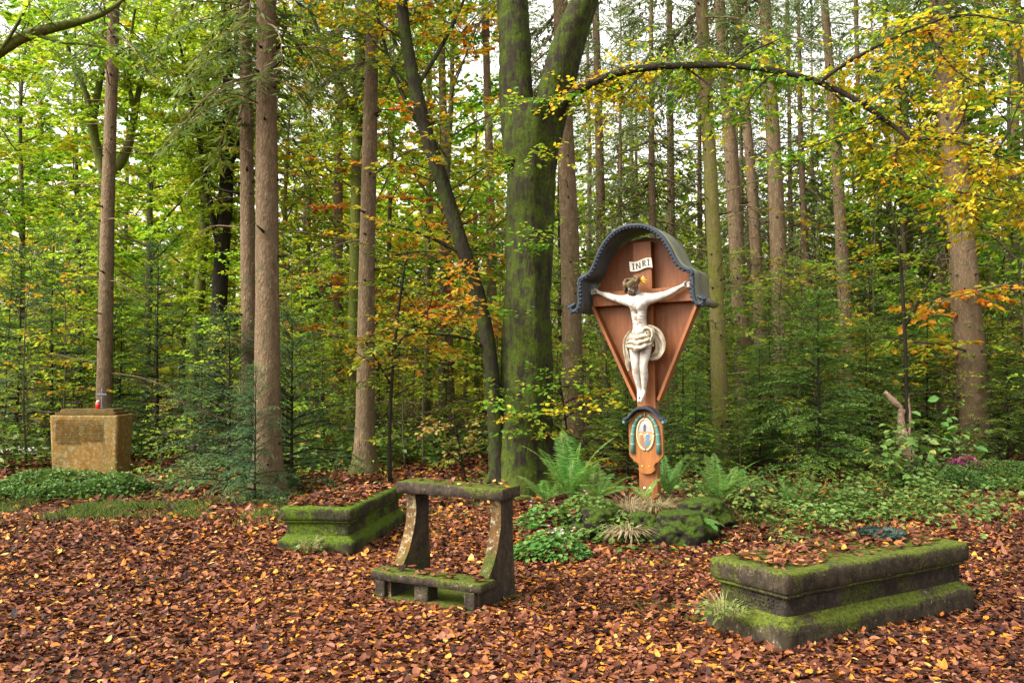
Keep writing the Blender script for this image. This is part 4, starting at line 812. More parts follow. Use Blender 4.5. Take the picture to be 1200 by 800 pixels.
# ------------------------------------------------------------------ ferns
def fern(label, loc, n, ln, seed, el=(40, 70), mat='fern', az0=0, azr=6.283, group=None, cat='fern', name='fern', w=.20):
    r = nrng(seed); t = thing(name, label, cat, loc, 0, group)
    for k in range(n):
        az = az0+azr*(k+.6*r.random())/n; e = R(r.uniform(*el)); L = ln*(.75+.35*r.random()); nb = NB()
        q = wander(r, (0, 0, 0), (math.cos(az)*math.cos(e), math.sin(az)*math.cos(e), math.sin(e)), L, 16, .025, 0, .12)
        nb.tube(q, np.linspace(.004, .001, 17), 4, a=.3); PP = []; DD = []; NN = []; LL = []
        for j in range(1, 34):
            u = j/34; p, d = at_poly(q, min(.999, .12+.88*u)); lat = unit(np.cross(UP, d)); pl = w*L*(math.sin(math.pi*min(1, u*1.15+.12))**.75 if u < .72 else (1-u)*2.6)+.008
            for s in (-1, 1): PP.append(p); DD.append(lat*s+d*.32+np.array([0, 0, -.1])+r.normal(0, .05, 3)); NN.append(np.cross(d, lat)*1.0+r.normal(0, .15, 3)); LL.append(pl)
        m = len(PP); nb.blades(np.array(PP), np.array(DD), np.array(NN), np.array(LL), .72*L/34, np.clip(.45+r.normal(0, .12)+r.normal(0, .12, m), 0, 1))
        nb.build('frond', M[mat], t)
    return t
def onz(px, py, D, up=0): q = P(px, py, D); return (q.x, D, H1(q.x, D)+up)
fern('large light green fern arching up between the kneeler and the cross', onz(668, 600, 9.9), 12, .82, 1, (50, 78), az0=.3)
fern('upright fern just right of the cross foot', onz(783, 590, 9.75), 8, .50, 2, (55, 80))
fern('broad fern clump right of the mossy boulders', onz(842, 600, 9.5), 10, .60, 3, (35, 70))
fern('small fern frond drooping over the right end of the largest boulder', onz(815, 615, 8.45, .20), 3, .30, 4, (0, 15), az0=-1.3, azr=1.2)
fern('tiny fern sprouting at the base of the largest boulder', onz(782, 650, 8.15), 4, .22, 5, (10, 30), az0=3.2, azr=3.4)
fern('low spreading fern under the pale dry fronds', onz(728, 650, 8.2), 4, .27, 6, (5, 25), az0=3.0, azr=3.2)
fern('bright fern tuft rising from the top of the dry grass by the cross', onz(755, 596, 9.3, .05), 5, .30, 7, (30, 60))
fern('fern hanging low left of the cyclamen patch', onz(622, 622, 9.0), 6, .32, 8, (25, 55))
fern('feathery fern between the broad fern clump and the young hemlock', onz(872, 585, 10.6), 9, .5, 9, (35, 70))
fern('fern arching low right of the large light green fern', onz(700, 598, 9.7), 9, .55, 10, (20, 55))
fern('small fern in the leafy cover far right of the boulders', onz(930, 600, 10.3), 7, .4, 11, (30, 65))
fern('fern leaning out behind the arm rest of the kneeler', onz(640, 592, 10.2), 8, .5, 12, (25, 60))
# dry pale fronds
def tuft(label, loc, n, ln, seed, mat='dry', name='dry_plant', cat='plant', wd=.008, spread=.09, el=(10, 75), leafy=None):
    r = nrng(seed); t = thing(name, label, cat, loc); nb = NB(); az = r.random(n)*6.283; e = R(el[0])+R(el[1]-el[0])*r.random(n); rr = spread*np.sqrt(r.random(n))
    p = np.stack([np.cos(az)*rr, np.sin(az)*rr, 0*az], -1); d = np.stack([np.cos(az)*np.cos(e), np.sin(az)*np.cos(e), np.sin(e)], -1); l = ln*(.5+.6*r.random(n)); h = np.clip(.5+r.normal(0, .25, n), 0, 1)
    s = np.stack([-np.sin(az), np.cos(az), 0*az], -1)
    nb.blades(p, d, np.cross(d, s), l*.7, wd, h); p2 = p+d*(l*.55)[:, None]; d2 = unit(d+np.stack([np.cos(az)*.3, np.sin(az)*.3, -.75+0*az], -1)); nb.blades(p2, d2, np.cross(d2, s), l*.6, wd, h)
    nb.build('blades', M[mat], t)
    if leafy:
        lf = NB(); m = leafy; a2 = r.random(m)*6.283; r2 = spread*1.6*np.sqrt(r.random(m)); lf.leaves(np.stack([np.cos(a2)*r2, np.sin(a2)*r2, .02+ln*.4*r.random(m)], -1), np.stack([np.cos(a2), np.sin(a2), r.normal(-.2, .4, m)], -1), unit(UP+r.normal(0, .5, (m, 3))), .045*(.6+.7*r.random(m)), .026, np.clip(.55+r.normal(0, .2, m), 0, 1), .15)
        lf.build('foliage', M['herb'], t)
    return t
tuft('wide pale dry grass tuft sprawling in front of the cross foot', onz(738, 603, 8.95, .06), 260, .27, 1, spread=.14)
tuft('pale dry grass tuft right beside the sprawling one at the cross foot', onz(768, 603, 9.05, .05), 200, .24, 2, spread=.13, el=(5, 60))
tuft('straw-coloured withered fronds hanging down between the mossy boulders', onz(737, 628, 8.25, .17), 150, .20, 3, wd=.012, el=(-30, 30), spread=.12)
q, a, L, W, h = TOMB_R
def ont(cfg, u, v): q, a = cfg[0], cfg[1]; return (q.x+u*math.cos(a)-v*math.sin(a), q.y+u*math.sin(a)+v*math.cos(a), q.z)
l = ont(TOMB_R, -.08, .40); tuft('half-dried potted heath with green leaves at the short end of the right tomb', (l[0], l[1], .13), 120, .17, 4, 'dry', spread=.09, wd=.004, el=(40, 85), leafy=80)
l = ont(TOMB_L, -.08, .34); tuft('small straw and green plant against the left tomb', (l[0], l[1], .06), 120, .15, 5, 'dry', spread=.08, wd=.005, el=(45, 85), leafy=60)
# cyclamen patch
def cyclamen(label, loc, rx, ry, n, nf, seed):
    r = nrng(seed); t = thing('flowering_plant', label, 'plant', loc); lf = NB(); a = r.random(n)*6.283; rr = np.sqrt(r.random(n)); x = np.cos(a)*rr*rx; y = np.sin(a)*rr*ry; z = .05+.20*(1-rr**2)*(.4+.6*r.random(n))
    lf.leaves(np.stack([x, y, z], -1), np.stack([np.cos(a), np.sin(a), r.normal(-.3, .3, n)], -1), unit(UP+np.stack([x, y, 0*x], -1)*1.5+r.normal(0, .3, (n, 3))), .055*(.7+.6*r.random(n)), .048, np.clip(.5+r.normal(0, .22, n), 0, 1), .12); lf.build('foliage', M['herb'], t)
    for k in range(nf):
        nb = NB(); az = r.random()*6.283; q_ = .75*math.sqrt(r.random()); c = np.array([math.cos(az)*q_*rx, math.sin(az)*q_*ry-.03, .20+.07*r.random()]); b = r.random(5)*.3
        th = np.arange(5)/5*6.283; d = np.stack([np.cos(th)*.6, np.sin(th)*.6, .7+0*th], -1); nb.leaves(np.repeat(c[None], 5, 0), d, unit(UP+d*-.5), .026, .015, np.full(5, .2 if r.random() < .6 else .85), .1); nb.build('blossom', M['petal'], t)
cyclamen('patch of white and pink cyclamen in green leaves beside the kneeler', tuple(G(645, 655)), .34, .24, 520, 13, 3)
cyclamen('ivy-like dark leafy clump with few blossoms left of the boulders', onz(690, 612, 8.9, .1), .36, .25, 380, 2, 4)
cyclamen('light green leafy plant clump below the large fern', onz(640, 625, 9.1), .26, .2, 260, 3, 5)

# ------------------------------------------------------------------ graves and plants on the right
def hedge(label, px0, px1, D0, D1, h, seed, mat='herb', L=.035, n=9000):
    r = nrng(seed); a = P(px0, 500, D0); b = P(px1, 500, D0); z = H1((a.x+b.x)/2, D0); t = thing('grave_planting', label, 'plant', ((a.x+b.x)/2, (D0+D1)/2, z)); lx = (b.x-a.x)/2; ly = (D1-D0)/2; nb = NB()
    x = (r.random(n)*2-1)*lx; y = (r.random(n)*2-1)*ly; e = np.clip(np.minimum((lx-abs(x))/.18, (ly-abs(y))/.18), 0, 1)**.5
    lump = np.array([noise.noise((a*1.9+seed, b_*1.9, 2.)) for a, b_ in zip(x, y)]); zz = h*e*(.30+.60*r.random(n)**.6)*(1+1.1*lump); az = r.random(n)*6.283
    nb.leaves(np.stack([x, y, np.maximum(zz, .01)], -1), np.stack([np.cos(az), np.sin(az), r.normal(.1, .4, n)], -1), unit(UP+r.normal(0, .5, (n, 3))), L*(.6+.8*r.random(n)), L*.7, np.clip(.42+r.normal(0, .22, n), 0, 1), .15); nb.build('foliage', M[mat], t); return t
hedge('clipped low green planting covering the grave at the right edge', 1098, 1270, 12.0, 13.2, .24, 1)
t = hedge('bushy low green planting in front of the ochre monument', -60, 143, 11.0, 12.2, .22, 2, 'herb', .05, 8000)
def heather(label, px, py, D, seed, s=.2):
    r = nrng(seed); q = P(px, py, D); t = thing('heather', label, 'flower', (q.x, D, q.z-.07)); n = 420; az = r.random(n)*6.283; e = .5+r.random(n)*1.0; d = np.stack([np.cos(az)*np.cos(e), np.sin(az)*np.cos(e), np.sin(e)], -1); nb = NB(); nb.blades(d*.03, d, r.normal(0, 1, (n, 3)), s*(.5+.5*r.random(n)), .010, r.random(n)*.5); nb.build('foliage', M['herb'], t)
    nb = NB(); n = 520; az = r.random(n)*6.283; e = .4+r.random(n)*1.1; d = np.stack([np.cos(az)*np.cos(e), np.sin(az)*np.cos(e), np.sin(e)], -1); nb.blades(d*(s*(.55+.4*r.random(n)))[:, None], d+r.normal(0, .3, (n, 3)), r.normal(0, 1, (n, 3)), .05, .018, r.random(n)); nb.build('blossom', M['heather'], t)
heather('crimson pink heather left one on the grave at the right', 1119, 545, 12.9, 1, .14); heather('pale mauve heather between the two crimson ones', 1133, 541, 13.05, 2, .15); heather('crimson pink heather nearest the thick leaning spruce', 1146, 546, 12.9, 3, .12)
t = thing('grave_bowl', 'low brown planting bowl under the heathers', 'bowl', (P(1132, 550, 12.95).x, 12.97, -.01)); nb = NB(); nb.tube([(0, 0, 0), (0, 0, .05), (0, 0, .16), (0, 0, .20), (0, 0, .17)], [.15, .2, .28, .30, .26], 24); nb.build('bowl', plain('brown_clay', (.10, .055, .03)), t, True)
# pale pink carved stone half hidden by leaves
def pinkstone():
    D = 14.0; t = thing('carved_stone', 'pale pink carved stone stump half hidden behind leaves', 'stone', (P(1058, 540, D).x, D, H1(P(1058, 540, D).x, D))); b = np.array(t.location)
    def lump(path, wds, nm): nb = NB(); limb(nb, path, D, D, wds, 0, 10, nrng(3), b, .25); nb.build(nm, M['stone_pink'], t, True)
    lump([(1062,585),(1064,550),(1063,530),(1060,515),(1052,503)], [24, 22, 19, 22, 10], 'stump'); lump([(1062,520),(1066,495),(1064,475),(1063,458)], [7, 5, 5, 4], 'prong'); lump([(1056,478),(1047,470),(1036,458)], [5, 8, 4], 'prong'); lump([(1060,512),(1055,490),(1057,478)], [10, 8, 8], 'prong')
pinkstone()
def broadplant(label, px, py, h, seed, L, n, tilt=(0, 0)):
    q = G(px, py); r = nrng(seed); t = thing('broadleaf_seedling', label, 'plant', q); wd = NB(); T = []; lf = NB(); PP = []; DD = []
    for k in range(7):
        az = r.random()*6.283; b = wander(r, (0, 0, 0), (math.cos(az)*.35+tilt[0], math.sin(az)*.35+tilt[1], 1), h*(.55+.5*r.random()), 8, .09, 0, .08); wd.tube(b, np.linspace(.008, .002, 9), 5, cap=False)
        for j in range(n//7):
            u = .25+.75*r.random(); p, d = at_poly(b, min(.999, u)); a2 = r.random()*6.283; e = np.array([math.cos(a2), math.sin(a2), .1]); pt = wander(r, p, e, .06+.12*r.random(), 3, .1, 0, .1); wd.tube(pt, [.003, .002, .002, .001], 3, cap=False); PP.append(pt[-1]); DD.append(e+np.array([0, 0, -.35]))
    m = len(PP); lf.leaves(np.array(PP), np.array(DD), unit(UP+r.normal(0, .3, (m, 3))), L*(.6+.7*r.random(m)), L*.7, np.clip(.62+r.normal(0, .2, m), 0, 1), .12, -.1); wd.build('stem', M['bark_dark'], t); lf.build('foliage', M['herb'], t)
broadplant('bright broad-leaved seedling bush in front of the pale pink stone', 1060, 586, .95, 3, .11, 260, (.05, 0))
broadplant('tall loose broad-leaved seedling leaning right of the pale pink stone', 1076, 578, 1.35, 4, .14, 80, (.25, 0))
broadplant('low broad-leaved seedling with yellowing leaves behind the mossy boulders', 905, 588, .45, 5, .09, 110)
broadplant('broad-leaved seedling beside the fern clump right of the cross', 880, 600, .35, 6, .08, 100)
broadplant('broad-leaved seedling between the large fern and the cross post', 712, 575, .35, 7, .09, 80)
# fallen twigs
for (a, b, c, d, lb) in ((330, 700, 395, 690, 'thin fallen twig lying left of the kneeler'), (1010, 752, 1075, 748, 'thin fallen twig beside the long tomb'), (440, 566, 470, 572, 'crooked fallen branch behind the left tomb'), (60, 612, 120, 600, 'thin fallen twig on the grassy patch')):
    p = np.array(G(a, b)); q = np.array(G(c, d)); r = nrng(a); n = 7; pts = p+(q-p)*np.linspace(0, 1, n)[:, None]+r.normal(0, .012, (n, 3)); pts[:, 2] = hgt(pts[:, 0], pts[:, 1])+.03; base = pts[0].copy(); nb = NB(); nb.tube(pts-base, np.linspace(.012, .005, n), 6)
    nb.tube([pts[3]-base, pts[3]-base+(q-p)*.12+np.array([0, .06, .04])], [.006, .002], 5); o = nb.build('fallen_twig', M['bark_dark'], None, True, base); tag(o, lb, 'twig')

r = nrng(71)
for k in range(36):
    x, y = r.uniform(-4, 4.5), r.uniform(4.5, 11.5)
    if blocked(np.array([x]), np.array([y]), .1)[0]: continue
    a = r.random()*6.283; L = r.uniform(.08, .38); n = 6; q = np.array([[math.cos(a), math.sin(a), 0]])*np.linspace(-L/2, L/2, n)[:, None]+r.normal(0, .008, (n, 3)); q[:, 2] = abs(q[:, 2])+.028
    nb = NB(); nb.tube(q, np.linspace(.0065, .002, n), 5); nb.tube([q[2], q[2]+np.array([math.cos(a+.8), math.sin(a+.8), .15])*L*.3], [.003, .0015], 4); o = nb.build('fallen_twig', M['bark_dark'], None, True, (x, y, H1(x, y))); tag(o, 'short dark twig lying loose among the fallen leaves', 'twig', 'short twigs among the fallen leaves')

# ------------------------------------------------------------------ the roofed wayside cross
def wayside_cross():
    t = thing('wayside_cross', 'red-brown roofed wooden wayside crucifix with a white carved figure', 'crucifix', CROSS, -CROSS_A); t.rotation_euler = (0, R(-1.4), -CROSS_A)
    z0 = CROSS.z; Z = lambda z: z-z0
    def B(nm, c, s, m, rot=None, bv=.006): nb = NB(); nb.box((0, 0, 0), s, rot=None); o = nb.build(nm, M[m], t, loc=c); o.rotation_euler = rot or (0, 0, 0); return bevel(o, bv)
    B('post', (0, 0, Z(1.48)), (.205, .11, 3.02), 'wood_beam')
    B('cross_bar', (0, -.004, Z(2.40)), (1.15, .10, .155), 'wood_beam')
    # back panel: arch above, taper below
    out = [(.105, 1.30), (.572, 2.33), (.575, 2.50), (.48, 2.66), (.415, 2.80), (.315, 2.94), (.185, 3.02), (0, 3.05)]
    poly = [(x, Z(z)) for x, z in out]+[(-x, Z(z)) for x, z in out[-2::-1]]
    nb = NB(); nb.prism(poly[::-1], .057, .085); bevel(nb.build('back_panel', M['wood'], t), .003)
    for s in (-1, 1):     # slanted edge boards
        a = Vector((s*.112, 0, Z(1.29))); b = Vector((s*.577, 0, Z(2.325))); d = b-a; nb = NB(); nb.box((0, 0, 0), (.035, .13, d.length)); o = nb.build('edge_board', M['wood_beam'], t, loc=(a+b)/2+Vector((s*.012, .02, 0))); o.rotation_euler = (0, math.atan2(d.x, d.z), 0); bevel(o, .004)
    # curved sheet roof with rolled ends
    half = [(0, 3.13), (.10, 3.125), (.20, 3.095), (.30, 3.035), (.385, 2.95), (.45, 2.85), (.50, 2.745), (.555, 2.665), (.625, 2.625), (.685, 2.615), (.705, 2.585), (.702, 2.50), (.70, 2.42), (.705, 2.34), (.725, 2.285), (.765, 2.26), (.80, 2.27), (.812, 2.30), (.795, 2.325), (.77, 2.318)]
    half = [(x*.89, z) for x, z in half]; prof = [(-x, Z(z)) for x, z in half[:0:-1]]+[(x, Z(z)) for x, z in half]; pr = np.array(prof); tt = np.arange(len(pr)); t2 = np.linspace(0, len(pr)-1, len(pr)*4)
    pr = np.stack([np.interp(t2, tt, pr[:, 0]), np.interp(t2, tt, pr[:, 1])], -1)
    for _ in range(3): pr[1:-1] = (pr[:-2]+2*pr[1:-1]+pr[2:])/4
    tg = unit(np.gradient(pr, axis=0)); nrm = np.stack([-tg[:, 1], tg[:, 0]], -1)      # outward (up) normal
    ys = [-.33, -.2, -.05, .1, .22]; n = len(pr)
    def sheet(off0, nm, m, th):
        nb = NB(); A = pr+nrm*off0; Bq = pr+nrm*(off0+th); V = []
        for y in ys: V += [(x, y, z) for x, z in A]
        for y in ys: V += [(x, y, z) for x, z in Bq]
        V = np.array(V); F = []; k = len(ys); o2 = k*n
        for a in range(k-1):
            for i in range(n-1): F.append((a*n+i, a*n+i+1, (a+1)*n+i+1, (a+1)*n+i)); F.append((o2+a*n+i, o2+(a+1)*n+i, o2+(a+1)*n+i+1, o2+a*n+i+1))
        for i in range(n-1): F.append((i, o2+i, o2+i+1, i+1)); e = (k-1)*n; F.append((e+i, e+i+1, o2+e+i+1, o2+e+i))
        for a in range(k-1): F.append((a*n, (a+1)*n, o2+(a+1)*n, o2+a*n)); F.append((a*n+n-1, o2+a*n+n-1, o2+(a+1)*n+n-1, (a+1)*n+n-1))
        nb.add(V, F); return nb.build(nm, M[m], t, True)
    sheet(-.012, 'roof_lining', 'slate', .012); sheet(.002, 'roof', 'slate_moss', .016)
    # scalloped front trim
    nb = NB(); nb.tube(np.stack([pr[:, 0], np.full(n, -.338), pr[:, 1]], -1)+np.stack([nrm[:, 0], 0*nrm[:, 0], nrm[:, 1]], -1)*-.004, .020, 8)
    sl_ = np.concatenate([[0], np.cumsum(np.linalg.norm(np.diff(pr, axis=0), axis=1))]); m = int(sl_[-1]/.042)
    for k in range(m+1):
        s = sl_[-1]*k/m; x, z = np.interp(s, sl_, pr[:, 0]), np.interp(s, sl_, pr[:, 1]); a, b = np.interp(s, sl_, nrm[:, 0]), np.interp(s, sl_, nrm[:, 1])
        c = np.array([x-a*.020, -.342, z-b*.020]); nb.tube([c+np.array([0, .012, 0]), c+np.array([0, .003, 0]), c-np.array([0, .007, 0]), c-np.array([0, .011, 0])], [.020, .021, .017, .006], 8)
    nb.build('scalloped_trim', M['slate_trim'], t, True)
    # rolled eave beams behind the curls
    nb = NB(); nb.tube([(.70, -.31, Z(2.295)), (.70, .25, Z(2.295)), (.70, .26, Z(2.295))], [.030, .036, .030], 12); nb.build('eave_roll', M['bark_green'], t, True)
    nb = NB(); nb.tube([(-.70, -.31, Z(2.295)), (-.70, .25, Z(2.295)), (-.70, .26, Z(2.295))], [.030, .036, .030], 12); nb.build('eave_roll', M['slate'], t, True)
    # title board with lettering
    ti = thing('title_board', None, None); ti.parent = t; bpy.data.objects.remove(ti)
    nb = NB(); V = []; F = []; k = 12
    for i in range(k+1):
        u = i/k*2-1; zz = .012*math.sin(u*3.0)
        for (y, z) in ((-.005, -.052), (.005, -.052), (.005, .052), (-.005, .052)): V.append((u*.125, y-.012*u*u, z+zz))
    for i in range(k):
        for j in range(4): F.append((i*4+j, i*4+(j+1) % 4, i*4+4+(j+1) % 4, i*4+4+j))
    F += [(0, 1, 2, 3), (k*4+3, k*4+2, k*4+1, k*4)]; nb.add(V, F); tb = nb.build('title_board', M['white_board'], t, loc=(-.005, -.075, Z(2.74))); tb.rotation_euler = (0, R(-4), 0); tb['label'] = 'small white scroll reading INRI'
    nb = NB()
    def stroke(x0, z0, x1, z1, w=.010):
        a = Vector((x0, 0, z0)); b = Vector((x1, 0, z1)); d = b-a; um = (x0+x1)/2/.125; nb.box(((x0+x1)/2, -.0075-.012*um*um, (z0+z1)/2+.012*math.sin(um*3)), (w, .006, d.length), rot=Matrix.Rotation(math.atan2(d.x, d.z), 4, 'Y'))
    hh = .030
    def I(x): stroke(x, -hh, x, hh); stroke(x-.012, hh, x+.012, hh, .006); stroke(x-.012, -hh, x+.012, -hh, .006)
    I(-.085); stroke(-.05, -hh, -.05, hh, .009); stroke(-.05, hh, -.012, -hh, .009); stroke(-.012, -hh, -.012, hh, .009)
    stroke(.022, -hh, .022, hh); stroke(.022, hh, .046, hh*.85, .008); stroke(.046, hh*.9, .050, hh*.3, .008); stroke(.050, hh*.3, .022, 0, .008); stroke(.028, 0, .056, -hh, .009); I(.086)
    nb.build('lettering', M['black_paint'], tb)
    # ---- little shrine plaque lower on the post
    ph = [(0, .455), (.05, .462), (.080, .485), (.095, .505), (.085, .525), (.088, .55), (.105, .575), (.135, .585), (.150, .61), (.180, .635), (.188, .66), (.188, .98), (.15, 1.05), (.08, 1.10), (0, 1.115)]
    poly = [(x, Z(z+.06)) for x, z in ph]+[(-x, Z(z+.06)) for x, z in ph[-2:0:-1]]
    nb = NB(); nb.prism(poly[::-1], -.105, -.057); pl = bevel(nb.build('shrine_plaque', M['wood_orange'], t), .006)
    zc = Z(.935); nb = NB(); th = np.linspace(0, 2*math.pi, 49); nb.tube(np.stack([np.cos(th)*.090, th*0-.110, zc+np.sin(th)*.165], -1), .012, 8); nb.build('oval_frame', plain('cream_gilt', (.36, .30, .17), .5), pl, True)
    el = [(math.cos(a)*.090, zc+math.sin(a)*.165) for a in np.linspace(0, 2*math.pi, 40, False)]; nb = NB(); nb.prism(el[::-1], -.112, -.104)
    tm = MT('painted_oval'); v = tm.obj(); sx = tm.n('ShaderNodeSeparateXYZ', {0: v}); zr = tm.n('ShaderNodeMapRange', {0: sx.outputs[2], 1: zc-.17, 2: zc+.17}).outputs[0]
    cc = tm.ramp(tm.math('ADD', zr, tm.math('MULTIPLY', tm.math('SUBTRACT', tm.noise(v, 22, 3), .5), .25)), [(.0, (.08, .06, .05)), (.25, (.20, .13, .08)), (.48, (.40, .22, .08)), (.56, (.25, .2, .22)), (.63, (.20, .21, .23)), (1, (.30, .30, .30))]); tm.base(cc, .35, .5)
    nb.build('painted_oval', tm.m, pl)
    def dab(nm, pts, c): nb = NB(); nb.prism([(x, zc+z) for x, z in pts][::-1], -.1155, -.111); nb.build(nm, plain('paint_'+nm, c, .4), pl)
    circ = lambda x, z, rx, rz: [(x+rx*math.cos(a), z+rz*math.sin(a)) for a in np.linspace(0, 6.283, 12, False)]
    dab('painted_dark_figure', [(-.018, .03), (.004, .03), (.006, .075), (.016, .085), (.004, .09), (.002, .108), (-.010, .108), (-.012, .09), (-.024, .085), (-.016, .075)], (.05, .05, .05))
    dab('painted_orange_band', [(-.07, .012), (.07, .012), (.072, .026), (-.07, .03)], (.33, .15, .03)); dab('painted_blue_robe', [(-.004, -.04), (.03, -.055), (.048, -.02), (.044, .0), (.014, .0)], (.06, .13, .30))
    dab('painted_brown_robe', [(-.06, -.09), (-.028, -.11), (-.022, -.03), (-.035, .0), (-.058, -.01)], (.20, .09, .05)); dab('painted_teal_robe', [(.0, -.115), (.04, -.10), (.052, -.062), (.02, -.05), (-.004, -.07)], (.05, .15, .18)); dab('painted_face', circ(.022, .006, .013, .014), (.5, .36, .26)); dab('painted_halo', circ(-.045, .008, .014, .014), (.48, .38, .2))
    # teal arch of bound leaves with gold bands
    arch = [(-.142, -.20), (-.142, -.10), (-.138, .0), (-.122, .09), (-.09, .155), (-.045, .195), (0, .205), (.045, .195), (.09, .155), (.122, .09), (.138, .0), (.142, -.10), (.142, -.20)]
    ap = np.array([(x, -.112, zc+z) for x, z in arch]); nb = NB(); nb.tube(ap, [.026, .025, .024, .022, .020, .018, .018, .018, .020, .022, .024, .025, .026], 10); nb.build('leaf_arch', plain('teal_paint', (.045, .13, .11), .5, .3, .5, 45, .3), pl, True)
    nb = NB()
    for k in range(1, 12):
        for f in (0,):
            i = min(k, 11); c = ap[i]*(1-f)+ap[min(i+1, 12)]*f; d = unit(ap[min(i+1, 12)]-ap[i-1]); rr = .026 if abs(c[0]) > .11 else .021; nb.tube([c-d*.004, c+d*.004], [rr, rr], 10)
    nb.build('gilt_band', M['gilt_soft'], pl, True)
    # plaque roof
    rp = [(0, 1.205), (.06, 1.20), (.11, 1.165), (.155, 1.11), (.195, 1.085), (.225, 1.08)]; rp = np.array([(-x, Z(z)) for x, z in rp[:0:-1]]+[(x, Z(z)) for x, z in rp]); tt = np.arange(len(rp)); t2 = np.linspace(0, len(rp)-1, 41); rp = np.stack([np.interp(t2, tt, rp[:, 0]), np.interp(t2, tt, rp[:, 1])], -1)
    for _ in range(4): rp[1:-1] = (rp[:-2]+2*rp[1:-1]+rp[2:])/4
    nb = NB(); nb.prism([(x, z+.030) for x, z in rp]+[(x, z) for x, z in rp[::-1]], -.19, -.058); bevel(nb.build('plaque_roof', M['slate_trim'], pl), .004)
    for s in (-1, 1): nb = NB(); nb.box((s*.215, -.125, Z(1.075)), (.024, .12, .04)); bevel(nb.build('roof_end', plain('verdigris', (.08, .18, .17)), pl), .004)
    for x in (-.045, .02): nb = NB(); nb.tube([(x, -.053, Z(.365)), (x, -.060, Z(.365)), (x, -.064, Z(.365))], [.015, .014, .005], 10); nb.build('nail', M['nail'], t, True)
    for x in (-.045, .03): nb = NB(); nb.tube([(x, -.104, Z(.60)), (x, -.110, Z(.60))], [.010, .006], 10); nb.build('nail', M['gilt'], pl, True)
    figure(t, Z)

# ------------------------------------------------------------------ carved figure
def skin(verts, edges, rad, name, mat, parent, lv=2, root=0, fn=None):
    me = bpy.data.meshes.new(name); me.from_pydata([tuple(v) for v in verts], edges, []); o = bpy.data.objects.new(name, me); COL.objects.link(o)
    sm = o.modifiers.new('skin', 'SKIN'); sm.use_smooth_shade = True; me.skin_vertices.new() if not me.skin_vertices else None
    for i, r in enumerate(rad): me.skin_vertices[0].data[i].radius = (r, r) if not hasattr(r, '__len__') else r
    me.skin_vertices[0].data[root].use_root = True
    s = o.modifiers.new('sub', 'SUBSURF'); s.levels = lv; s.render_levels = lv
    dg = bpy.context.evaluated_depsgraph_get(); m2 = bpy.data.meshes.new_from_object(o.evaluated_get(dg)); bpy.data.objects.remove(o)
    if fn:
        for v in m2.vertices: v.co = fn(v.co.copy())
    for p in m2.polygons: p.use_smooth = True
    m2.name = name; m2.materials.clear(); m2.materials.append(M[mat]); o = bpy.data.objects.new(name, m2); COL.objects.link(o); o.parent = parent; return o
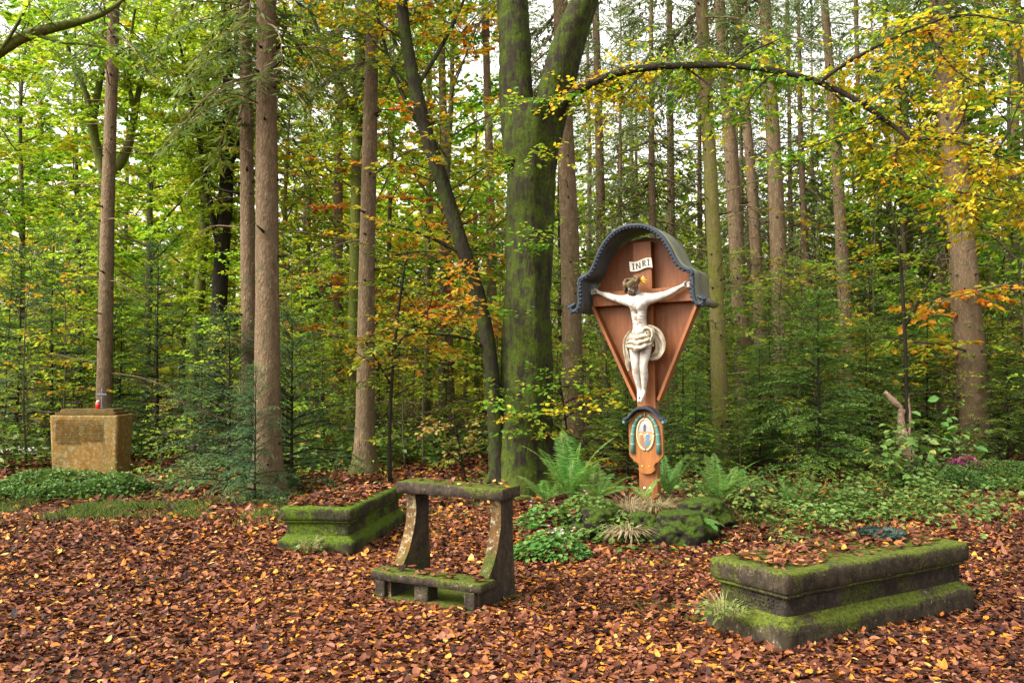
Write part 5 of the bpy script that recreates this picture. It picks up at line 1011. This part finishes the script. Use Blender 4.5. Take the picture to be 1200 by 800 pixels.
def figure(t, Z):
    V = []; E = []; Rr = []
    def add(p, r, prev=None): V.append(Vector((p[0], p[1], Z(p[2])))); Rr.append(r); i = len(V)-1; (E.append((prev, i)) if prev is not None else None); return i
    pel = add((.0, -.15, 1.985), (.105, .080)); wa = add((-.012, -.158, 2.09), (.094, .066), pel); ri = add((-.016, -.168, 2.19), (.130, .086), wa); ch = add((-.018, -.165, 2.285), (.152, .092), ri); sh = add((-.022, -.155, 2.36), (.085, .062), ch)
    nk = add((-.032, -.175, 2.42), .043, sh); hb = add((-.048, -.215, 2.455), (.052, .055), nk); hm = add((-.058, -.225, 2.505), (.064, .070), hb); ht = add((-.066, -.215, 2.555), (.052, .058), hm)
    for s, hz, hx in ((-1, 2.475, -.505), (1, 2.485, .475)):
        s0 = add((s*.125-.02, -.150, 2.362), .062, sh); up_ = add((s*.19-.015, -.142, 2.372), .052, s0); e = add((s*.295-.012, -.130, 2.40), .038, up_); f = add((s*.36-.01, -.122, 2.428), .039, e); wst = add((hx-s*.055, -.108, hz-.018), .023, f); pm = add((hx-s*.01, -.105, hz), (.028, .017), wst)
        for k, (dz, l) in enumerate(((.026, .055), (.012, .062), (-.003, .060), (-.017, .050))):
            a = add((hx+s*.018, -.108, hz+dz*.8), .0085, pm); b = add((hx+s*(.018+l*.55), -.120, hz+dz*1.05), .0075, a); add((hx+s*(.018+l*.72), -.138, hz+dz-.006), .0065, b)
        a = add((hx+s*.0, -.122, hz+.026), .0085, pm); add((hx+s*.022, -.138, hz+.036), .0070, a)
    for s in (-1, 1):
        hp = add((s*.062, -.155, 1.915), .073, pel); th_ = add((s*.058-.004, -.195, 1.79), .062, hp); kn = add((s*.043-.006, -.225, 1.665), .044, th_); ca = add((s*.043-.010, -.185, 1.565), .046, kn); ak = add((s*.026-.014, -.145, 1.415), .026, ca); hl = add((s*.022-.016, -.150, 1.372), .029, ak); ft = add((s*.016-.018, -.185, 1.318), (.028, .020), hl); add((s*.012-.02, -.205, 1.268), (.027, .012), ft)
    hc = Vector((-.058, -.225, Z(2.505))); fd = Vector((-.30, -.86, -.42)).normalized(); rt = fd.cross(Vector((0, 0, 1))).normalized(); upv = rt.cross(fd).normalized()
    def sculpt(c):
        d = c-hc
        if d.length < .12:
            f = d.dot(fd); x = d.dot(rt); u = d.dot(upv)
            if f > .02:
                nose = math.exp(-(x/.010)**2)*(math.exp(-((u+.012)/.020)**2)); c = c+fd*.026*nose
                for s in (-1, 1): c = c-fd*.012*math.exp(-((x-s*.024)/.012)**2-((u-.010)/.009)**2)
                c = c+fd*.006*math.exp(-((u-.026)/.008)**2)*math.exp(-(x/.045)**2); c = c-fd*.006*math.exp(-(x/.018)**2-((u+.040)/.005)**2)
            for s in (-1, 1): c = c+rt*s*.012*math.exp(-((x-s*.060)/.02)**2-((f+.0)/.014)**2-((u+.0)/.022)**2)
        else:
            z = c.z+(0-Z(0)); x = c.x+.016
            if c.y < -.17 and abs(x) < .16:      # chest, ribs, belly
                zz = c.z
                c.y -= .030*sum(math.exp(-((x-s*.058)/.045)**2-((zz-Z(2.29))/.035)**2) for s in (-1, 1))
                if Z(2.10) < zz < Z(2.26): c.y += .014*math.sin((zz-Z(2.10))*190+abs(x)*18)*min(1, abs(x)/.05)
                c.y += .024*math.exp(-(x/.014)**2)*(1 if Z(2.05) < zz < Z(2.33) else 0); c.y += .026*math.exp(-(x/.06)**2-((zz-Z(2.215))/.02)**2); c.y += .012*math.exp(-(x/.010)**2-((zz-Z(2.075))/.010)**2)
        return c
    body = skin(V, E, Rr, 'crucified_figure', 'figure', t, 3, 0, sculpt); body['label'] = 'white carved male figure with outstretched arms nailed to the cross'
    # hair and beard
    r = nrng(2); nb = NB()
    for k in range(150):
        a = r.uniform(-2.3, 2.3); st = hc+upv*(.045+.02*r.random())-fd*(.055*math.cos(a)*.9)+rt*(.058*math.sin(a)); 
        if math.cos(a) < -.35: st = hc+upv*.052-fd*.055*math.cos(a)*.75+rt*.06*math.sin(a)
        L = .07+.06*r.random(); p = [st]; o = (st-hc); o.z = 0; o = o.normalized() if o.length > 1e-4 else Vector((0, 1, 0))
        if math.cos(a) > .45: continue
        if math.cos(a) < .1: o = rt*(1 if math.sin(a) > 0 else -1); L *= .95
        for i in range(6): p.append(p[-1]+(o*(.006 if i < 2 else .0)+Vector((r.normal(0, .004), r.normal(0, .004)-.002, -L/6))))
        nb.tube([tuple(q) for q in p], [.006, .009, .009, .008, .007, .005, .002], 5)
    for k in range(46):
        x = r.uniform(-.034, .034); st = hc+fd*(.050-.25*abs(x))+rt*x-upv*(.052+.010*r.random()-.5*abs(x)*.4); q = [st, st-upv*.022+fd*.006, st-upv*(.045+.012*r.random())+fd*.002]; nb.tube([tuple(v) for v in q], [.009, .009, .002], 5)
    for s in (-1, 1): st = hc+fd*.070-upv*.031; nb.tube([tuple(st), tuple(st+rt*s*.018-upv*.005-fd*.006)], [.006, .003], 5)
    nb.build('hair', M['hair'], body, True)
    nb = NB(); th = np.linspace(0, 6.2832, 41); cz = hc+upv*.040-fd*.004
    for k in range(5):
        ph = k*1.25; pts = [tuple(cz+(fd*math.cos(a)*.082+rt*math.sin(a)*.080)*(1+.07*math.cos(5*a+ph))+upv*(.017*math.sin(5*a+ph)+.006*k-.008)) for a in th]; nb.tube(pts, .010, 6)
    for k in range(34):
        a = r.random()*6.283; p = cz+(fd*math.cos(a)*.078+rt*math.sin(a)*.074)+upv*r.uniform(-.014, .02); d = (fd*math.cos(a)+rt*math.sin(a)+upv*r.normal(.2, .7)).normalized(); nb.tube([tuple(p), tuple(p+d*.026)], [.004, .0008], 4)
    nb.build('thorn_crown', M['thorn'], body, True)
    # gilt ray at the right of the crown
    nb = NB(); c0 = hc+rt*0; c0 = Vector((hc.x+.078, hc.y+.05, hc.z+.045)); 
    for ang in (-.35, .15, .6, 1.05): d = Vector((math.cos(ang), 0, math.sin(ang))); nb.tube([tuple(c0-d*.02), tuple(c0+d*.035), tuple(c0+d*.062)], [.010, .011, .004], 5)
    nb.build('gilt_ray', M['gilt'], body)
    # loin cloth: folded band round the hips plus hanging ends
    nb = NB(); k = 72; zs = np.linspace(0, 1, 22); VV = []
    for i, u in enumerate(zs):
        for j in range(k):
            a = j/k*6.283; ca, sa = math.cos(a), math.sin(a); fr = max(0, -sa)
            z = 2.03-.17*u-.055*u*fr*(1-.6*abs(ca))+.030*ca*(1-u); rx = .106+.022*math.sin(u*2.6)+.018*u; ry = .092+.02*math.sin(u*2.6)+.055*u*fr
            fold = .0095*math.sin(u*24+3.2*ca+2.5*math.sin(a*2))+.006*math.sin(a*11+u*7)*u+.004*math.sin(u*47+a*3); f = 1+fold/.11*(.4+.6*fr+.3)
            VV.append((rx*ca*f-.002, -.158+ry*sa*f-.028*u, Z(z)))
    i = np.arange(21)[:, None]*k; j = np.arange(k)[None]; nb.add(np.array(VV), [np.stack([i+j, i+k+j, i+k+(j+1) % k, i+(j+1) % k], -1).reshape(-1, 4)])
    def drape(path, wid, nrm_, th=.012, nf=3, fold=.016, seed=0):
        path = np.array([(x, y, Z(z)) for x, y, z in path]); n = 26; tt = np.linspace(0, len(path)-1, n); q = np.stack([np.interp(tt, np.arange(len(path)), path[:, c]) for c in range(3)], -1)
        for _ in range(3): q[1:-1] = (q[:-2]+2*q[1:-1]+q[2:])/4
        wv = np.interp(tt, np.arange(len(wid)), wid); T = unit(np.gradient(q, axis=0)); nr = np.array(nrm_, float); s = unit(np.cross(T, nr)); m = 17; vv = []
        for a in range(n):
            for b in range(m):
                v = b/(m-1)*2-1; ph = v*nf*3.14+seed+.5*math.sin(a*.5); vv.append(q[a]+s[a]*wv[a]*.5*v+nr*(fold*math.sin(ph)+.004*math.sin(a*.9+b)))
        vv = np.array(vv); back = vv-nr*-th*0+nr*(-th); aa = np.arange(n-1)[:, None]*m; bb = np.arange(m-1)[None]; F1 = np.stack([aa+bb, aa+bb+1, aa+m+bb+1, aa+m+bb], -1).reshape(-1, 4); N_ = n*m
        rim = [(b, b+1, N_+b+1, N_+b) for b in range(m-1)]+[((n-1)*m+b+1, (n-1)*m+b, N_+(n-1)*m+b, N_+(n-1)*m+b+1) for b in range(m-1)]+[((a+1)*m, a*m, N_+a*m, N_+(a+1)*m) for a in range(n-1)]+[(a*m+m-1, (a+1)*m+m-1, N_+(a+1)*m+m-1, N_+a*m+m-1) for a in range(n-1)]
        nb.add(np.concatenate([vv, back]), [F1, F1[:, ::-1]+N_, np.array(rim)])
    drape([(-.09, -.20, 2.02), (-.135, -.20, 1.96), (-.155, -.19, 1.88), (-.155, -.175, 1.79), (-.150, -.17, 1.68), (-.145, -.165, 1.61)], [.06, .09, .10, .09, .06, .02], (-.2, -1, 0), seed=1)
    drape([(-.09, -.21, 1.93), (-.11, -.21, 1.85), (-.112, -.20, 1.76), (-.085, -.195, 1.70)], [.07, .09, .07, .05], (.1, -1, 0), seed=2)
    drape([(.05, -.245, 2.00), (.085, -.255, 2.045), (.13, -.25, 2.03), (.145, -.24, 1.97), (.12, -.245, 1.91)], [.05, .07, .08, .07, .05], (.1, -1, .1), seed=3, nf=1.6)
    drape([(.09, -.22, 2.06), (.15, -.20, 2.04), (.19, -.17, 1.985), (.21, -.15, 1.90), (.20, -.14, 1.82), (.155, -.14, 1.755), (.09, -.14, 1.735), (.04, -.14, 1.745)], [.05, .08, .10, .105, .10, .085, .06, .03], (.1, -1, .05), seed=4, fold=.010, nf=1.3)
    drape([(.03, -.255, 1.98), (.07, -.262, 1.93), (.11, -.25, 1.90)], [.10, .12, .08], (0, -1, .1), nf=4, seed=5)
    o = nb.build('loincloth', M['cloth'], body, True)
    # nails
    for (x, y, z) in ((-.513, -.125, 2.478), (.483, -.125, 2.488), (-.018, -.215, 1.325)):
        nb = NB(); nb.tube([(x, y+.02, Z(z)), (x, y-.006, Z(z)), (x, y-.010, Z(z))], [.006, .009, .003], 8); nb.build('nail', M['black_paint'], t)
wayside_cross()
